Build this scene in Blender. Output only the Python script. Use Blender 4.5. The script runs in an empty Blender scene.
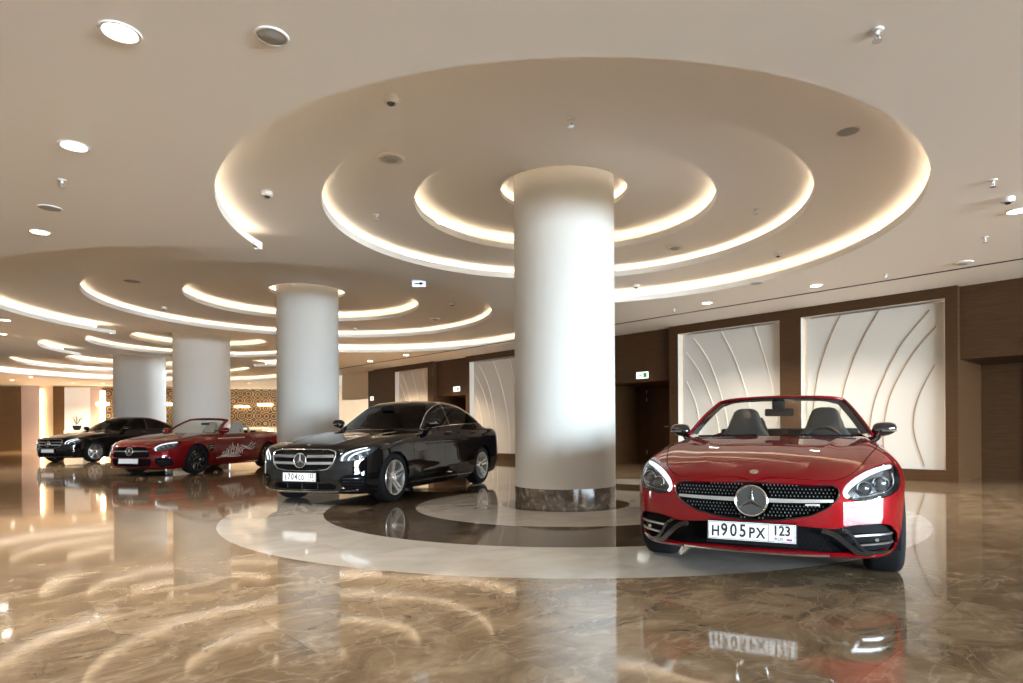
import bpy, bmesh, math, random
import numpy as np
from mathutils import Vector, Matrix
random.seed(7)
PI = math.pi
C = bpy.context.scene.collection

# ------------------------------------------------------------------ object helpers
def mesh_obj(name, verts, faces, mat=None, parent=None, smooth=False, normals=None, angle=None):
    me = bpy.data.meshes.new(name)
    verts = verts.tolist() if isinstance(verts, np.ndarray) else [tuple(v) for v in verts]
    faces = faces.tolist() if isinstance(faces, np.ndarray) else [tuple(f) for f in faces]
    me.from_pydata(verts, [], faces)
    me.update()
    if smooth or normals is not None:
        me.polygons.foreach_set('use_smooth', [True] * len(me.polygons))
        if normals is not None:
            me.normals_split_custom_set_from_vertices([tuple(n) for n in normals])
        elif angle is not None:
            me.set_sharp_from_angle(angle=angle)
    if mat is not None:
        me.materials.append(mat)
    o = bpy.data.objects.new(name, me)
    C.objects.link(o)
    if parent is not None:
        o.parent = parent
    return o

def empty(name, loc=(0, 0, 0), rz=0.0):
    o = bpy.data.objects.new(name, None)
    o.location = loc
    o.rotation_euler = (0, 0, rz)
    o.empty_display_size = 0.2
    C.objects.link(o)
    return o

def tag(o, label, cat, group=None):
    o['label'] = label
    o['category'] = cat
    if group:
        o['group'] = group
    return o

def struct(o):
    o['kind'] = 'structure'
    return o

class MB:
    """collects polygons, then links them as one mesh object"""
    def __init__(self):
        self.v = []
        self.f = []
    def add(self, vs, fs):
        b = len(self.v)
        self.v += [tuple(map(float, p)) for p in vs]
        self.f += [tuple(b + int(i) for i in f) for f in fs]
        return self
    def box(self, lo, hi):
        x0, y0, z0 = lo
        x1, y1, z1 = hi
        vs = [(x0, y0, z0), (x1, y0, z0), (x1, y1, z0), (x0, y1, z0), (x0, y0, z1), (x1, y0, z1), (x1, y1, z1), (x0, y1, z1)]
        return self.add(vs, [(0, 3, 2, 1), (4, 5, 6, 7), (0, 1, 5, 4), (1, 2, 6, 5), (2, 3, 7, 6), (3, 0, 4, 7)])
    def hexa(self, p):
        return self.add(p, [(0, 3, 2, 1), (4, 5, 6, 7), (0, 1, 5, 4), (1, 2, 6, 5), (2, 3, 7, 6), (3, 0, 4, 7)])
    def lathe(self, prof, n=32, axis='z', c=(0, 0, 0), closed=False):
        m = len(prof)
        vs, fs = [], []
        for k in range(n):
            a = 2 * PI * k / n
            for r, h in prof:
                if axis == 'z':
                    vs.append((c[0] + r * math.cos(a), c[1] + r * math.sin(a), c[2] + h))
                elif axis == 'y':
                    vs.append((c[0] + r * math.cos(a), c[1] + h, c[2] + r * math.sin(a)))
                else:
                    vs.append((c[0] + h, c[1] + r * math.cos(a), c[2] + r * math.sin(a)))
        mm = m if closed else m - 1
        for k in range(n):
            k2 = (k + 1) % n
            for i in range(mm):
                j = (i + 1) % m
                fs.append((k * m + i, k2 * m + i, k2 * m + j, k * m + j))
        return self.add(vs, fs)
    def tube(self, pts, r, n=8, cap=True, closed=False):
        pts = [Vector(p) for p in pts]
        N = len(pts)
        rr = r if hasattr(r, '__len__') else [r] * N
        up = Vector((0.13, 0.21, 0.97))
        vs, fs = [], []
        for i, p in enumerate(pts):
            if closed:
                t = pts[(i + 1) % N] - pts[i - 1]
            else:
                t = pts[min(i + 1, N - 1)] - pts[max(i - 1, 0)]
            t.normalize()
            if abs(t.dot(up)) > 0.98:
                up = Vector((0.9, 0.2, 0.1)).normalized()
            a = t.cross(up).normalized()
            b = a.cross(t).normalized()
            for k in range(n):
                w = 2 * PI * k / n
                vs.append(p + (a * math.cos(w) + b * math.sin(w)) * rr[i])
        M = N if closed else N - 1
        for i in range(M):
            i2 = (i + 1) % N
            for k in range(n):
                k2 = (k + 1) % n
                fs.append((i * n + k, i * n + k2, i2 * n + k2, i2 * n + k))
        if cap and not closed:
            fs.append(tuple(range(n - 1, -1, -1)))
            fs.append(tuple((N - 1) * n + k for k in range(n)))
        return self.add(vs, fs)
    def xform(self, M):
        self.v = [tuple(M @ Vector(p)) for p in self.v]
        return self
    def build(self, name, mat=None, parent=None, smooth=False, angle=0.6):
        return mesh_obj(name, self.v, self.f, mat, parent, smooth, None, angle if smooth else None)

def bevel_obj(o, w=0.01, seg=2, angle=0.6):
    bm = bmesh.new()
    bm.from_mesh(o.data)
    bmesh.ops.remove_doubles(bm, verts=bm.verts, dist=1e-5)
    es = [e for e in bm.edges if len(e.link_faces) == 2 and e.calc_face_angle(0) > angle]
    bmesh.ops.bevel(bm, geom=es, offset=w, offset_type='OFFSET', segments=seg, profile=0.5, affect='EDGES')
    bm.to_mesh(o.data)
    bm.free()
    o.data.polygons.foreach_set('use_smooth', [True] * len(o.data.polygons))
    o.data.set_sharp_from_angle(angle=0.7)
    return o

def text_obj(name, body, size, M, mat, parent=None, depth=0.0015, align='CENTER', sx=1.0, bold=0.0):
    cu = bpy.data.curves.new(name + '_c', 'FONT')
    cu.body = body
    cu.size = size
    cu.align_x = align
    cu.align_y = 'CENTER'
    cu.extrude = depth
    cu.offset = bold
    cu.resolution_u = 3
    t = bpy.data.objects.new(name + '_t', cu)
    C.objects.link(t)
    bpy.context.view_layer.update()
    dg = bpy.context.evaluated_depsgraph_get()
    me = bpy.data.meshes.new_from_object(t.evaluated_get(dg))
    bpy.data.objects.remove(t)
    bpy.data.curves.remove(cu)
    me.transform(M @ Matrix.Diagonal((sx, 1, 1, 1)))
    me.materials.clear()
    me.materials.append(mat)
    me.name = name
    o = bpy.data.objects.new(name, me)
    C.objects.link(o)
    if parent is not None:
        o.parent = parent
    return o

# ------------------------------------------------------------------ materials
def mat(name, base=(0.8, 0.8, 0.8), rough=0.5, metal=0.0, spec=0.5, coat=0.0, coat_rough=0.02, emis=None, estr=0.0, trans=0.0, ior=1.5, alpha=1.0):
    m = bpy.data.materials.new(name)
    m.use_nodes = True
    b = m.node_tree.nodes['Principled BSDF']
    b.inputs['Base Color'].default_value = (*base, 1)
    b.inputs['Roughness'].default_value = rough
    b.inputs['Metallic'].default_value = metal
    b.inputs['Specular IOR Level'].default_value = spec
    b.inputs['Coat Weight'].default_value = coat
    b.inputs['Coat Roughness'].default_value = coat_rough
    b.inputs['IOR'].default_value = ior
    b.inputs['Transmission Weight'].default_value = trans
    b.inputs['Alpha'].default_value = alpha
    if emis:
        b.inputs['Emission Color'].default_value = (*emis, 1)
        b.inputs['Emission Strength'].default_value = estr
    return m

def N(m, typ, **kw):
    n = m.node_tree.nodes.new(typ)
    for k, v in kw.items():
        if k.startswith('i_'):
            n.inputs[k[2:].replace('_', ' ')].default_value = v
        else:
            setattr(n, k, v)
    return n

def L(m, a, b):
    m.node_tree.links.new(a, b)

def ramp(m, fac, stops):
    r = m.node_tree.nodes.new('ShaderNodeValToRGB')
    el = r.color_ramp.elements
    while len(el) < len(stops):
        el.new(0.5)
    for e, (p, c) in zip(el, stops):
        e.position = p
        e.color = (*c, 1)
    m.node_tree.links.new(fac, r.inputs[0])
    return r

def clear_glass(name, tint=(1, 1, 1), refl=1.0, rough=0.0):
    """thin pane: sees straight through, mirrors by Fresnel"""
    m = bpy.data.materials.new(name)
    m.use_nodes = True
    nt = m.node_tree
    nt.nodes.clear()
    out = nt.nodes.new('ShaderNodeOutputMaterial')
    mix = nt.nodes.new('ShaderNodeMixShader')
    tr = nt.nodes.new('ShaderNodeBsdfTransparent')
    gl = nt.nodes.new('ShaderNodeBsdfGlossy')
    fr = nt.nodes.new('ShaderNodeFresnel')
    mu = nt.nodes.new('ShaderNodeMath')
    mu.operation = 'MULTIPLY'
    mu.inputs[1].default_value = refl
    tr.inputs[0].default_value = (*tint, 1)
    gl.inputs['Roughness'].default_value = rough
    fr.inputs['IOR'].default_value = 1.5
    nt.links.new(fr.outputs[0], mu.inputs[0])
    nt.links.new(mu.outputs[0], mix.inputs[0])
    nt.links.new(tr.outputs[0], mix.inputs[1])
    nt.links.new(gl.outputs[0], mix.inputs[2])
    nt.links.new(mix.outputs[0], out.inputs[0])
    return m

M_white = mat('matte_white_paint', (0.82, 0.79, 0.75), 0.75, spec=0.3)
M_ceil = mat('ceiling_paint', (0.93, 0.905, 0.88), 0.8, spec=0.2)
M_pillar = mat('pillar_plaster', (0.50, 0.49, 0.47), 0.65, spec=0.12)
M_black = mat('black_plastic', (0.006, 0.006, 0.007), 0.6, spec=0.12)
M_gloss_black = mat('gloss_black', (0.008, 0.008, 0.009), 0.08, coat=1.0)
M_chrome = mat('chrome', (0.82, 0.83, 0.84), 0.12, metal=1.0)
M_satin = mat('satin_silver', (0.62, 0.63, 0.64), 0.28, metal=1.0)
M_led = mat('led_strip_glow', (1, 1, 1), 0.5, emis=(1.0, 0.79, 0.54), estr=3.6)
M_lamp = mat('downlight_glow', (1, 1, 1), 0.5, emis=(1.0, 0.90, 0.76), estr=14.0)
M_edge = mat('edge_glow', (1, 1, 1), 0.5, emis=(1.0, 0.74, 0.45), estr=8.0)
M_warm = mat('warm_glow', (1, 1, 1), 0.5, emis=(1.0, 0.74, 0.45), estr=8.0)

# ------------------------------------------------------------------ camera (fitted to the photograph: level, 21.9 mm, shifted frame)
CAM_F, CAM_CX, CAM_YH, CAM_ROLL = 621.0, 537.5, 428.5, -0.006
cam_data = bpy.data.cameras.new('camera')
cam_data.sensor_width = 36.0
cam_data.lens = CAM_F / 1023 * 36
cam_data.shift_x = -(CAM_CX - 511.5) / 1023
cam_data.shift_y = (CAM_YH - 341.5) / 1023
cam_data.clip_end = 300
cam = bpy.data.objects.new('camera', cam_data)
cam.matrix_world = Matrix.Translation((0, 0, 1.0)) @ Matrix.Rotation(PI / 2, 4, 'X') @ Matrix.Rotation(CAM_ROLL, 4, 'Z')
C.objects.link(cam)
bpy.context.scene.camera = cam

def at_z(px, py, z):
    """point on the horizontal plane z seen at a photograph pixel (used to survey positions)"""
    u, v = px - CAM_CX, py - CAM_YH
    c, s = math.cos(-CAM_ROLL), math.sin(-CAM_ROLL)
    u, v = c * u - s * v, s * u + c * v
    Y = (1.0 - z) * CAM_F / v
    return Vector((u / CAM_F * Y, Y, z))
# directions: D_ runs along the pillar row and the panelled wall, N_ points at that wall
D_ = Vector((-0.6895, 0.7243, 0))
N_ = Vector((0.7243, 0.6895, 0))
def wp(t, n, z=0.0):
    return D_ * t + N_ * n + Vector((0, 0, z))
# ================================================================== ROOM
WALLN = 12.85            # distance of the panelled wall from the camera axis origin
Z0, Z1, Z2, Z3, Z4 = 3.47, 3.71, 3.90, 4.14, 4.30
P = [Vector((0.366, 8.25, 0)), Vector((-5.2, 14.1, 0)), Vector((-10.77, 19.95, 0)), Vector((-16.5, 25.8, 0))]
PR = [0.663, 0.663, 0.82, 0.93]
SMALL = [0.84, 1.95, 3.04, 4.12]
BIG = [0.82, 2.48, 4.17, 5.80]
RINGS = [SMALL, BIG, [1.0, 1.95, 3.04, 4.12], [1.1, 2.48, 4.17, 5.80]]

# ---- floor
def floor_material():
    m = mat('polished_marble', rough=0.055, spec=0.5)
    b = m.node_tree.nodes['Principled BSDF']
    tc = N(m, 'ShaderNodeTexCoord')
    # tiles run along the pillar row
    mp = N(m, 'ShaderNodeMapping')
    mp.inputs['Rotation'].default_value = (0, 0, math.radians(-43.6))
    L(m, tc.outputs['Object'], mp.inputs[0])
    br = N(m, 'ShaderNodeTexBrick', offset=0.5)
    br.inputs['Scale'].default_value = 1.0
    br.inputs['Brick Width'].default_value = 1.2
    br.inputs['Row Height'].default_value = 0.9
    br.inputs['Mortar Size'].default_value = 0.0015
    br.inputs['Color1'].default_value = (0.0, 0.0, 0.0, 1)
    br.inputs['Color2'].default_value = (1, 1, 1, 1)
    br.inputs['Mortar'].default_value = (0.5, 0.5, 0.5, 1)
    L(m, mp.outputs[0], br.inputs['Vector'])
    # each tile shifts the pattern so veins break at the joints
    sh = N(m, 'ShaderNodeVectorMath', operation='SCALE')
    sh.inputs['Scale'].default_value = 9.0
    L(m, br.outputs['Color'], sh.inputs[0])
    ad = N(m, 'ShaderNodeVectorMath', operation='ADD')
    L(m, mp.outputs[0], ad.inputs[0]); L(m, sh.outputs[0], ad.inputs[1])
    sc = N(m, 'ShaderNodeMapping')
    sc.inputs['Scale'].default_value = (0.95, 1.35, 1.0)
    sc.inputs['Rotation'].default_value = (0, 0, 0.5)
    L(m, ad.outputs[0], sc.inputs[0])
    n1 = N(m, 'ShaderNodeTexNoise'); n1.inputs['Scale'].default_value = 2.6; n1.inputs['Detail'].default_value = 12; n1.inputs['Roughness'].default_value = 0.70; n1.inputs['Distortion'].default_value = 0.9
    L(m, sc.outputs[0], n1.inputs['Vector'])
    cr = ramp(m, n1.outputs['Fac'], [(0.30, (0.098, 0.065, 0.037)), (0.45, (0.175, 0.121, 0.071)), (0.56, (0.24, 0.171, 0.104)), (0.72, (0.36, 0.277, 0.183))])
    n2 = N(m, 'ShaderNodeTexNoise'); n2.inputs['Scale'].default_value = 1.5; n2.inputs['Detail'].default_value = 8; n2.inputs['Distortion'].default_value = 2.2
    L(m, sc.outputs[0], n2.inputs['Vector'])
    sb = N(m, 'ShaderNodeMath', operation='SUBTRACT'); sb.inputs[1].default_value = 0.5
    L(m, n2.outputs['Fac'], sb.inputs[0])
    ab = N(m, 'ShaderNodeMath', operation='ABSOLUTE'); L(m, sb.outputs[0], ab.inputs[0])
    vr = ramp(m, ab.outputs[0], [(0.0, (0.32, 0.32, 0.32)), (0.010, (0.08, 0.08, 0.08)), (0.03, (0, 0, 0))])
    mx = N(m, 'ShaderNodeMix', data_type='RGBA')
    L(m, vr.outputs[0], mx.inputs['Factor']); L(m, cr.outputs[0], mx.inputs[6]); mx.inputs[7].default_value = (0.50, 0.42, 0.32, 1)
    # joints
    mj = N(m, 'ShaderNodeMix', data_type='RGBA')
    fj = N(m, 'ShaderNodeMath', operation='MULTIPLY'); fj.inputs[1].default_value = 0.35
    L(m, br.outputs['Fac'], fj.inputs[0]); L(m, fj.outputs[0], mj.inputs['Factor'])
    L(m, mx.outputs[2], mj.inputs[6]); mj.inputs[7].default_value = (0.06, 0.04, 0.025, 1)
    # inlaid rings round the first pillar
    ds = N(m, 'ShaderNodeVectorMath', operation='DISTANCE')
    ds.inputs[1].default_value = (P[0].x, P[0].y, 0)
    L(m, tc.outputs['Object'], ds.inputs[0])
    def less(v):
        n = N(m, 'ShaderNodeMath', operation='LESS_THAN'); n.inputs[1].default_value = v
        L(m, ds.outputs['Value'], n.inputs[0]); return n.outputs[0]
    n3 = N(m, 'ShaderNodeTexNoise'); n3.inputs['Scale'].default_value = 2.0; n3.inputs['Detail'].default_value = 6; n3.inputs['Distortion'].default_value = 0.8
    L(m, sc.outputs[0], n3.inputs['Vector'])
    light = ramp(m, n3.outputs['Fac'], [(0.3, (0.36, 0.325, 0.285)), (0.7, (0.46, 0.425, 0.38))])
    dark = ramp(m, n1.outputs['Fac'], [(0.3, (0.030, 0.021, 0.014)), (0.55, (0.070, 0.050, 0.034)), (0.75, (0.15, 0.11, 0.075))])
    col = mj.outputs[2]
    for R, c in ((4.12, light), (3.04, dark), (1.95, light), (0.84, dark)):
        k = N(m, 'ShaderNodeMix', data_type='RGBA')
        L(m, less(R), k.inputs['Factor']); L(m, col, k.inputs[6]); L(m, c.outputs[0], k.inputs[7])
        col = k.outputs[2]
    L(m, col, b.inputs['Base Color'])
    b.inputs['IOR'].default_value = 1.72
    return m
M_floor = floor_material()
fl = MB().add([(-45, -24, 0), (30, -24, 0), (30, 45, 0), (-45, 45, 0)], [(0, 1, 2, 3)])
fl.add([(-45, -24, -0.1), (30, -24, -0.1), (30, 45, -0.1), (-45, 45, -0.1)], [(3, 2, 1, 0)])
struct(fl.build('floor', M_floor))

# ---- stepped ceiling: flat sheets with round openings, one sheet per level
def iso_split(V, F, phi, VN=None):
    """cut a triangle mesh along phi = 0 -> (inside, outside), each (V, F, VN)"""
    phi = np.array(phi, float)
    phi[np.abs(phi) < 1e-5] = 1e-5
    ins = phi < 0
    k = ins[F].sum(1)
    mixed = F[(k > 0) & (k < 3)]
    newv, newn, cache = [], [], {}
    base = len(V)
    def cut(a, b):
        key = (a, b) if a < b else (b, a)
        if key in cache:
            return cache[key]
        t = phi[a] / (phi[a] - phi[b])
        newv.append(V[a] + (V[b] - V[a]) * t)
        if VN is not None:
            n = VN[a] + (VN[b] - VN[a]) * t
            newn.append(n / (np.linalg.norm(n) + 1e-12))
        cache[key] = base + len(newv) - 1
        return cache[key]
    fi, fo = [], []
    for tri in mixed.tolist():
        poly_i, poly_o = [], []
        for q in range(3):
            a, b = tri[q], tri[(q + 1) % 3]
            (poly_i if ins[a] else poly_o).append(a)
            if ins[a] != ins[b]:
                c = cut(a, b)
                poly_i.append(c); poly_o.append(c)
        for pl, dst in ((poly_i, fi), (poly_o, fo)):
            for q in range(1, len(pl) - 1):
                dst.append((pl[0], pl[q], pl[q + 1]))
    AV = np.vstack([V, np.array(newv)]) if newv else V
    AN = None
    if VN is not None:
        AN = np.vstack([VN, np.array(newn)]) if newn else VN
    def pack(full, extra):
        Fx = np.vstack([F[full], np.array(extra, int).reshape(-1, 3)]) if extra else F[full]
        used = np.unique(Fx)
        mp = np.full(len(AV), -1); mp[used] = np.arange(len(used))
        return AV[used], mp[Fx], (AN[used] if AN is not None else None)
    return pack(k == 3, fi), pack(k == 0, fo)

def grid_sheet(x0, x1, y0, y1, step):
    nx, ny = int(round((x1 - x0) / step)) + 1, int(round((y1 - y0) / step)) + 1
    X, Y = np.meshgrid(np.linspace(x0, x1, nx), np.linspace(y0, y1, ny), indexing='ij')
    V = np.stack([X.ravel(), Y.ravel(), np.zeros(nx * ny)], 1)
    i, j = np.meshgrid(np.arange(nx - 1), np.arange(ny - 1), indexing='ij')
    a = (i * ny + j).ravel(); b = a + ny; c = b + 1; d = a + 1
    F = np.vstack([np.stack([a, d, c], 1), np.stack([a, c, b], 1)])   # normals down
    return V, F

def dmin(V, rs):
    return np.min([np.hypot(V[:, 0] - p.x, V[:, 1] - p.y) - r for p, r in zip(P, rs)], axis=0)

COVE = 0.26
def level(name, z, outer, inner):
    """sheet at height z inside the discs `outer` (None = everywhere) and outside the discs `inner`"""
    if outer is None:
        V, F = grid_sheet(-45, 30, -24, 45, 0.3)
    else:
        V, F = grid_sheet(-24, 7, 2, 33, 0.2)
        (V, F, _), _o = iso_split(V, F, dmin(V, outer))
    if inner is not None:
        _i, (V, F, _) = iso_split(V, F, dmin(V, inner))
    V = V.copy()
    if outer is None:                             # the sheet stops at the glazed end of the hall
        (V, F, _), _o = iso_split(V, F, -16.2 - (V[:, 0] * D_.x + V[:, 1] * D_.y))
        V = V.copy()
    V[:, 2] = z
    return struct(mesh_obj(name, V, F, M_ceil))
lev = lambda k, e=0.0: [r[k] + e for r in RINGS]
level('ceiling', Z0, None, lev(3))
level('ceiling', Z1, lev(3, COVE), lev(2))
level('ceiling', Z2, lev(2, COVE), lev(1))
level('ceiling', Z3, lev(1, COVE), lev(0))
level('ceiling', Z4, lev(0, 0.2), None)

# ---- cove rings: white lip, light trough and LED strip
ntrim = [0]
def cove(i, k, zb, zt, parts):
    p, R = P[i], RINGS[i][k]
    ext = COVE if k else 0.2
    lip = 0.095 if k else 0.06
    for a0, a1 in parts:
        n = max(24, int(abs(a1 - a0) * R / (0.05 if k == 3 else 0.12)))
        full = abs(a1 - a0) > 2 * PI - 1e-3
        prof = [(R, zb), (R, zb + lip), (R + 0.03, zb + lip), (R + 0.03, zb + 0.02), (R + ext, zb + 0.02), (R + ext, zt)]
        # how far outside the neighbouring discs each strip of the profile must lie
        need = [-0.01, -0.01, -0.01, 0.0, ext]
        def clear(r, a, m_):
            x, y = p.x + r * math.cos(a), p.y + r * math.sin(a)
            return k != 3 or all(j == i or math.hypot(x - P[j].x, y - P[j].y) > RINGS[j][3] + m_ for j in range(4))
        b, led = MB(), MB()
        vs, fs, lv, lf = [], [], [], []
        for q in range(n + 1):
            a = a0 + (a1 - a0) * q / n
            for r, z in prof:
                vs.append((p.x + r * math.cos(a), p.y + r * math.sin(a), z))
            for r in (R + 0.05, R + 0.10):
                lv.append((p.x + r * math.cos(a), p.y + r * math.sin(a), zb + lip - 0.03))
        m = len(prof)
        for q in range(n):
            am = a0 + (a1 - a0) * (q + 0.5) / n
            for j in range(m - 1):
                if clear(max(prof[j][0], prof[j + 1][0]) if j > 2 else R, am, need[j]):
                    fs.append((q * m + j, q * m + j + 1, (q + 1) * m + j + 1, (q + 1) * m + j))
            if clear(R, am, 0.1):
                lf.append((q * 2, (q + 1) * 2, (q + 1) * 2 + 1, q * 2 + 1))
        if not full:                              # closed ends of a cut ring
            for q in (0, n):
                fs.append((q * m, q * m + 1, q * m + 2, q * m + 3))
        ntrim[0] += 1
        o = struct(mesh_obj('trim_%d' % ntrim[0], vs, fs, M_white, None, True, None, 0.5))
        mesh_obj('led_strip', lv, lf, M_led, o)
def arcs(i, k):
    """parts of ring k of pillar i that lie outside the neighbouring discs"""
    n = 2880
    keep = []
    for q in range(n):
        a = 2 * PI * q / n
        x, y = P[i].x + RINGS[i][k] * math.cos(a), P[i].y + RINGS[i][k] * math.sin(a)
        keep.append(all(j == i or math.hypot(x - P[j].x, y - P[j].y) > RINGS[j][k] - 0.01 for j in range(4)))
    if all(keep):
        return [(0, 2 * PI)]
    out, q = [], 0
    s0 = next(q for q in range(n) if keep[q] and not keep[q - 1])
    q = s0
    while q < s0 + n:
        if keep[q % n]:
            e = q
            while keep[e % n] and e < s0 + n:
                e += 1
            out.append((2 * PI * q / n, 2 * PI * (e - 1) / n))
            q = e
        else:
            q += 1
    return out
for i in range(4):
    cove(i, 3, Z0, Z1, arcs(i, 3))
    cove(i, 2, Z1, Z2, [(0, 2 * PI)])
    cove(i, 1, Z2, Z3, [(0, 2 * PI)])
    cove(i, 0, Z3, Z4, [(0, 2 * PI)])

# ---- pillars
def plinth_material():
    m = mat('plinth_marble', rough=0.12)
    b = m.node_tree.nodes['Principled BSDF']
    tc = N(m, 'ShaderNodeTexCoord')
    n = N(m, 'ShaderNodeTexNoise'); n.inputs['Scale'].default_value = 9; n.inputs['Detail'].default_value = 8; n.inputs['Distortion'].default_value = 1.0
    L(m, tc.outputs['Object'], n.inputs['Vector'])
    r = ramp(m, n.outputs['Fac'], [(0.3, (0.05, 0.036, 0.026)), (0.55, (0.13, 0.098, 0.072)), (0.75, (0.34, 0.28, 0.22))])
    L(m, r.outputs[0], b.inputs['Base Color'])
    return m
M_plinth = plinth_material()
plabels = ['nearest white round pillar with a brown marble plinth, centred on the inlaid floor rings',
           'white round pillar standing just behind the black sedan with the silver grille',
           'cream round pillar rising behind the dark red open roadster',
           'farthest cream pillar rising behind the black coupe at the back']
for i in range(4):
    e = tag(empty('pillar', P[i]), plabels[i], 'pillar', 'round pillars in a row')
    MB().lathe([(PR[i], 0.25), (PR[i], Z4)], 96).build('shaft', M_pillar, e, True)
    MB().lathe([(PR[i] + 0.004, 0.0), (PR[i] + 0.004, 0.25), (PR[i], 0.25)], 96).build('plinth', M_plinth, e, True)
# ---- panelled wall on the right
def wood_material(name, c0, c1, rough=0.35):
    m = mat(name, rough=rough, spec=0.2)
    b = m.node_tree.nodes['Principled BSDF']
    tc = N(m, 'ShaderNodeTexCoord')
    mp = N(m, 'ShaderNodeMapping'); mp.inputs['Scale'].default_value = (3.0, 3.0, 40.0)
    L(m, tc.outputs['Object'], mp.inputs[0])
    n = N(m, 'ShaderNodeTexNoise'); n.inputs['Scale'].default_value = 1.0; n.inputs['Detail'].default_value = 5
    L(m, mp.outputs[0], n.inputs['Vector'])
    r = ramp(m, n.outputs['Fac'], [(0.3, c0), (0.7, c1)])
    L(m, r.outputs[0], b.inputs['Base Color'])
    return m
M_wood = wood_material('wenge_veneer', (0.046, 0.021, 0.008), (0.066, 0.032, 0.013), 0.5)
M_door = wood_material('door_veneer', (0.040, 0.018, 0.007), (0.056, 0.026, 0.011), 0.45)
M_panel = mat('relief_panel', (0.53, 0.495, 0.45), 0.6)
M_riblit = mat('relief_rib', (0.70, 0.64, 0.56), 0.5)  # lit rib edges painted in as a paler tone
M_ribshade = mat('relief_rib_shaded', (0.30, 0.22, 0.15), 0.5)  # shadow lines along the ribs painted in as dark brown
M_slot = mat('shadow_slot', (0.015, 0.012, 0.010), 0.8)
TOPZ = Z0

def wbox(b, t0, t1, n0, n1, z0, z1):
    p = [wp(t0, n0, z0), wp(t1, n0, z0), wp(t1, n1, z0), wp(t0, n1, z0), wp(t0, n0, z1), wp(t1, n0, z1), wp(t1, n1, z1), wp(t0, n1, z1)]
    b.hexa([tuple(q) for q in p])
    return b

NICHE = 1.75
# blocks of wall with a run of relief panels; niches with doors lie between them
blocks = [(2.80, 8.80, [(2.99, 5.56), (6.01, 8.55)], [0, 1]),
          (11.05, 17.05, [(11.24, 13.81), (14.28, 16.83)], [0, 1]),
          (19.0, 23.35, [(19.35, 21.65)], [1])]
niches = [(-16.0, 2.80), (8.80, 11.05), (17.05, 19.0), (23.35, 24.1)]
PZ0, PZ1 = 0.21, 3.27
w = MB()
for t0, t1, panels, _ in blocks:
    edges = [t0] + [e for p in panels for e in p] + [t1]
    for q in range(0, len(edges), 2):
        wbox(w, edges[q], edges[q + 1], WALLN, WALLN + NICHE, 0, TOPZ)
    for a, b_ in panels:
        wbox(w, a, b_, WALLN, WALLN + 0.5, 0, PZ0)
        wbox(w, a, b_, WALLN, WALLN + 0.5, PZ1, TOPZ)
        wbox(w, a, b_, WALLN + 0.45, WALLN + 0.5, PZ0, PZ1)
for t0, t1 in niches[:3]:
    wbox(w, t0, t1, WALLN + 0.16, WALLN + NICHE + 0.2, 2.18, TOPZ)
    wbox(w, t0, t1, WALLN + NICHE, WALLN + NICHE + 0.2, 0, 2.3)
wbox(w, niches[3][0], niches[3][1], WALLN + 0.16, WALLN + NICHE, 0, TOPZ)
struct(w.build('wall_right', M_wood))
# groove lines between the cladding boards
g = MB()
for t0, t1 in niches[:3]:
    wbox(g, t0, t1, WALLN + 0.157, WALLN + 0.16, 2.80, 2.806)
struct(g.build('trim_90', M_slot))
# black shadow slot in the ceiling along the wall
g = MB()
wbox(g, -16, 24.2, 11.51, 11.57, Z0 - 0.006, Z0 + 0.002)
struct(g.build('trim_91', M_slot))

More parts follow.
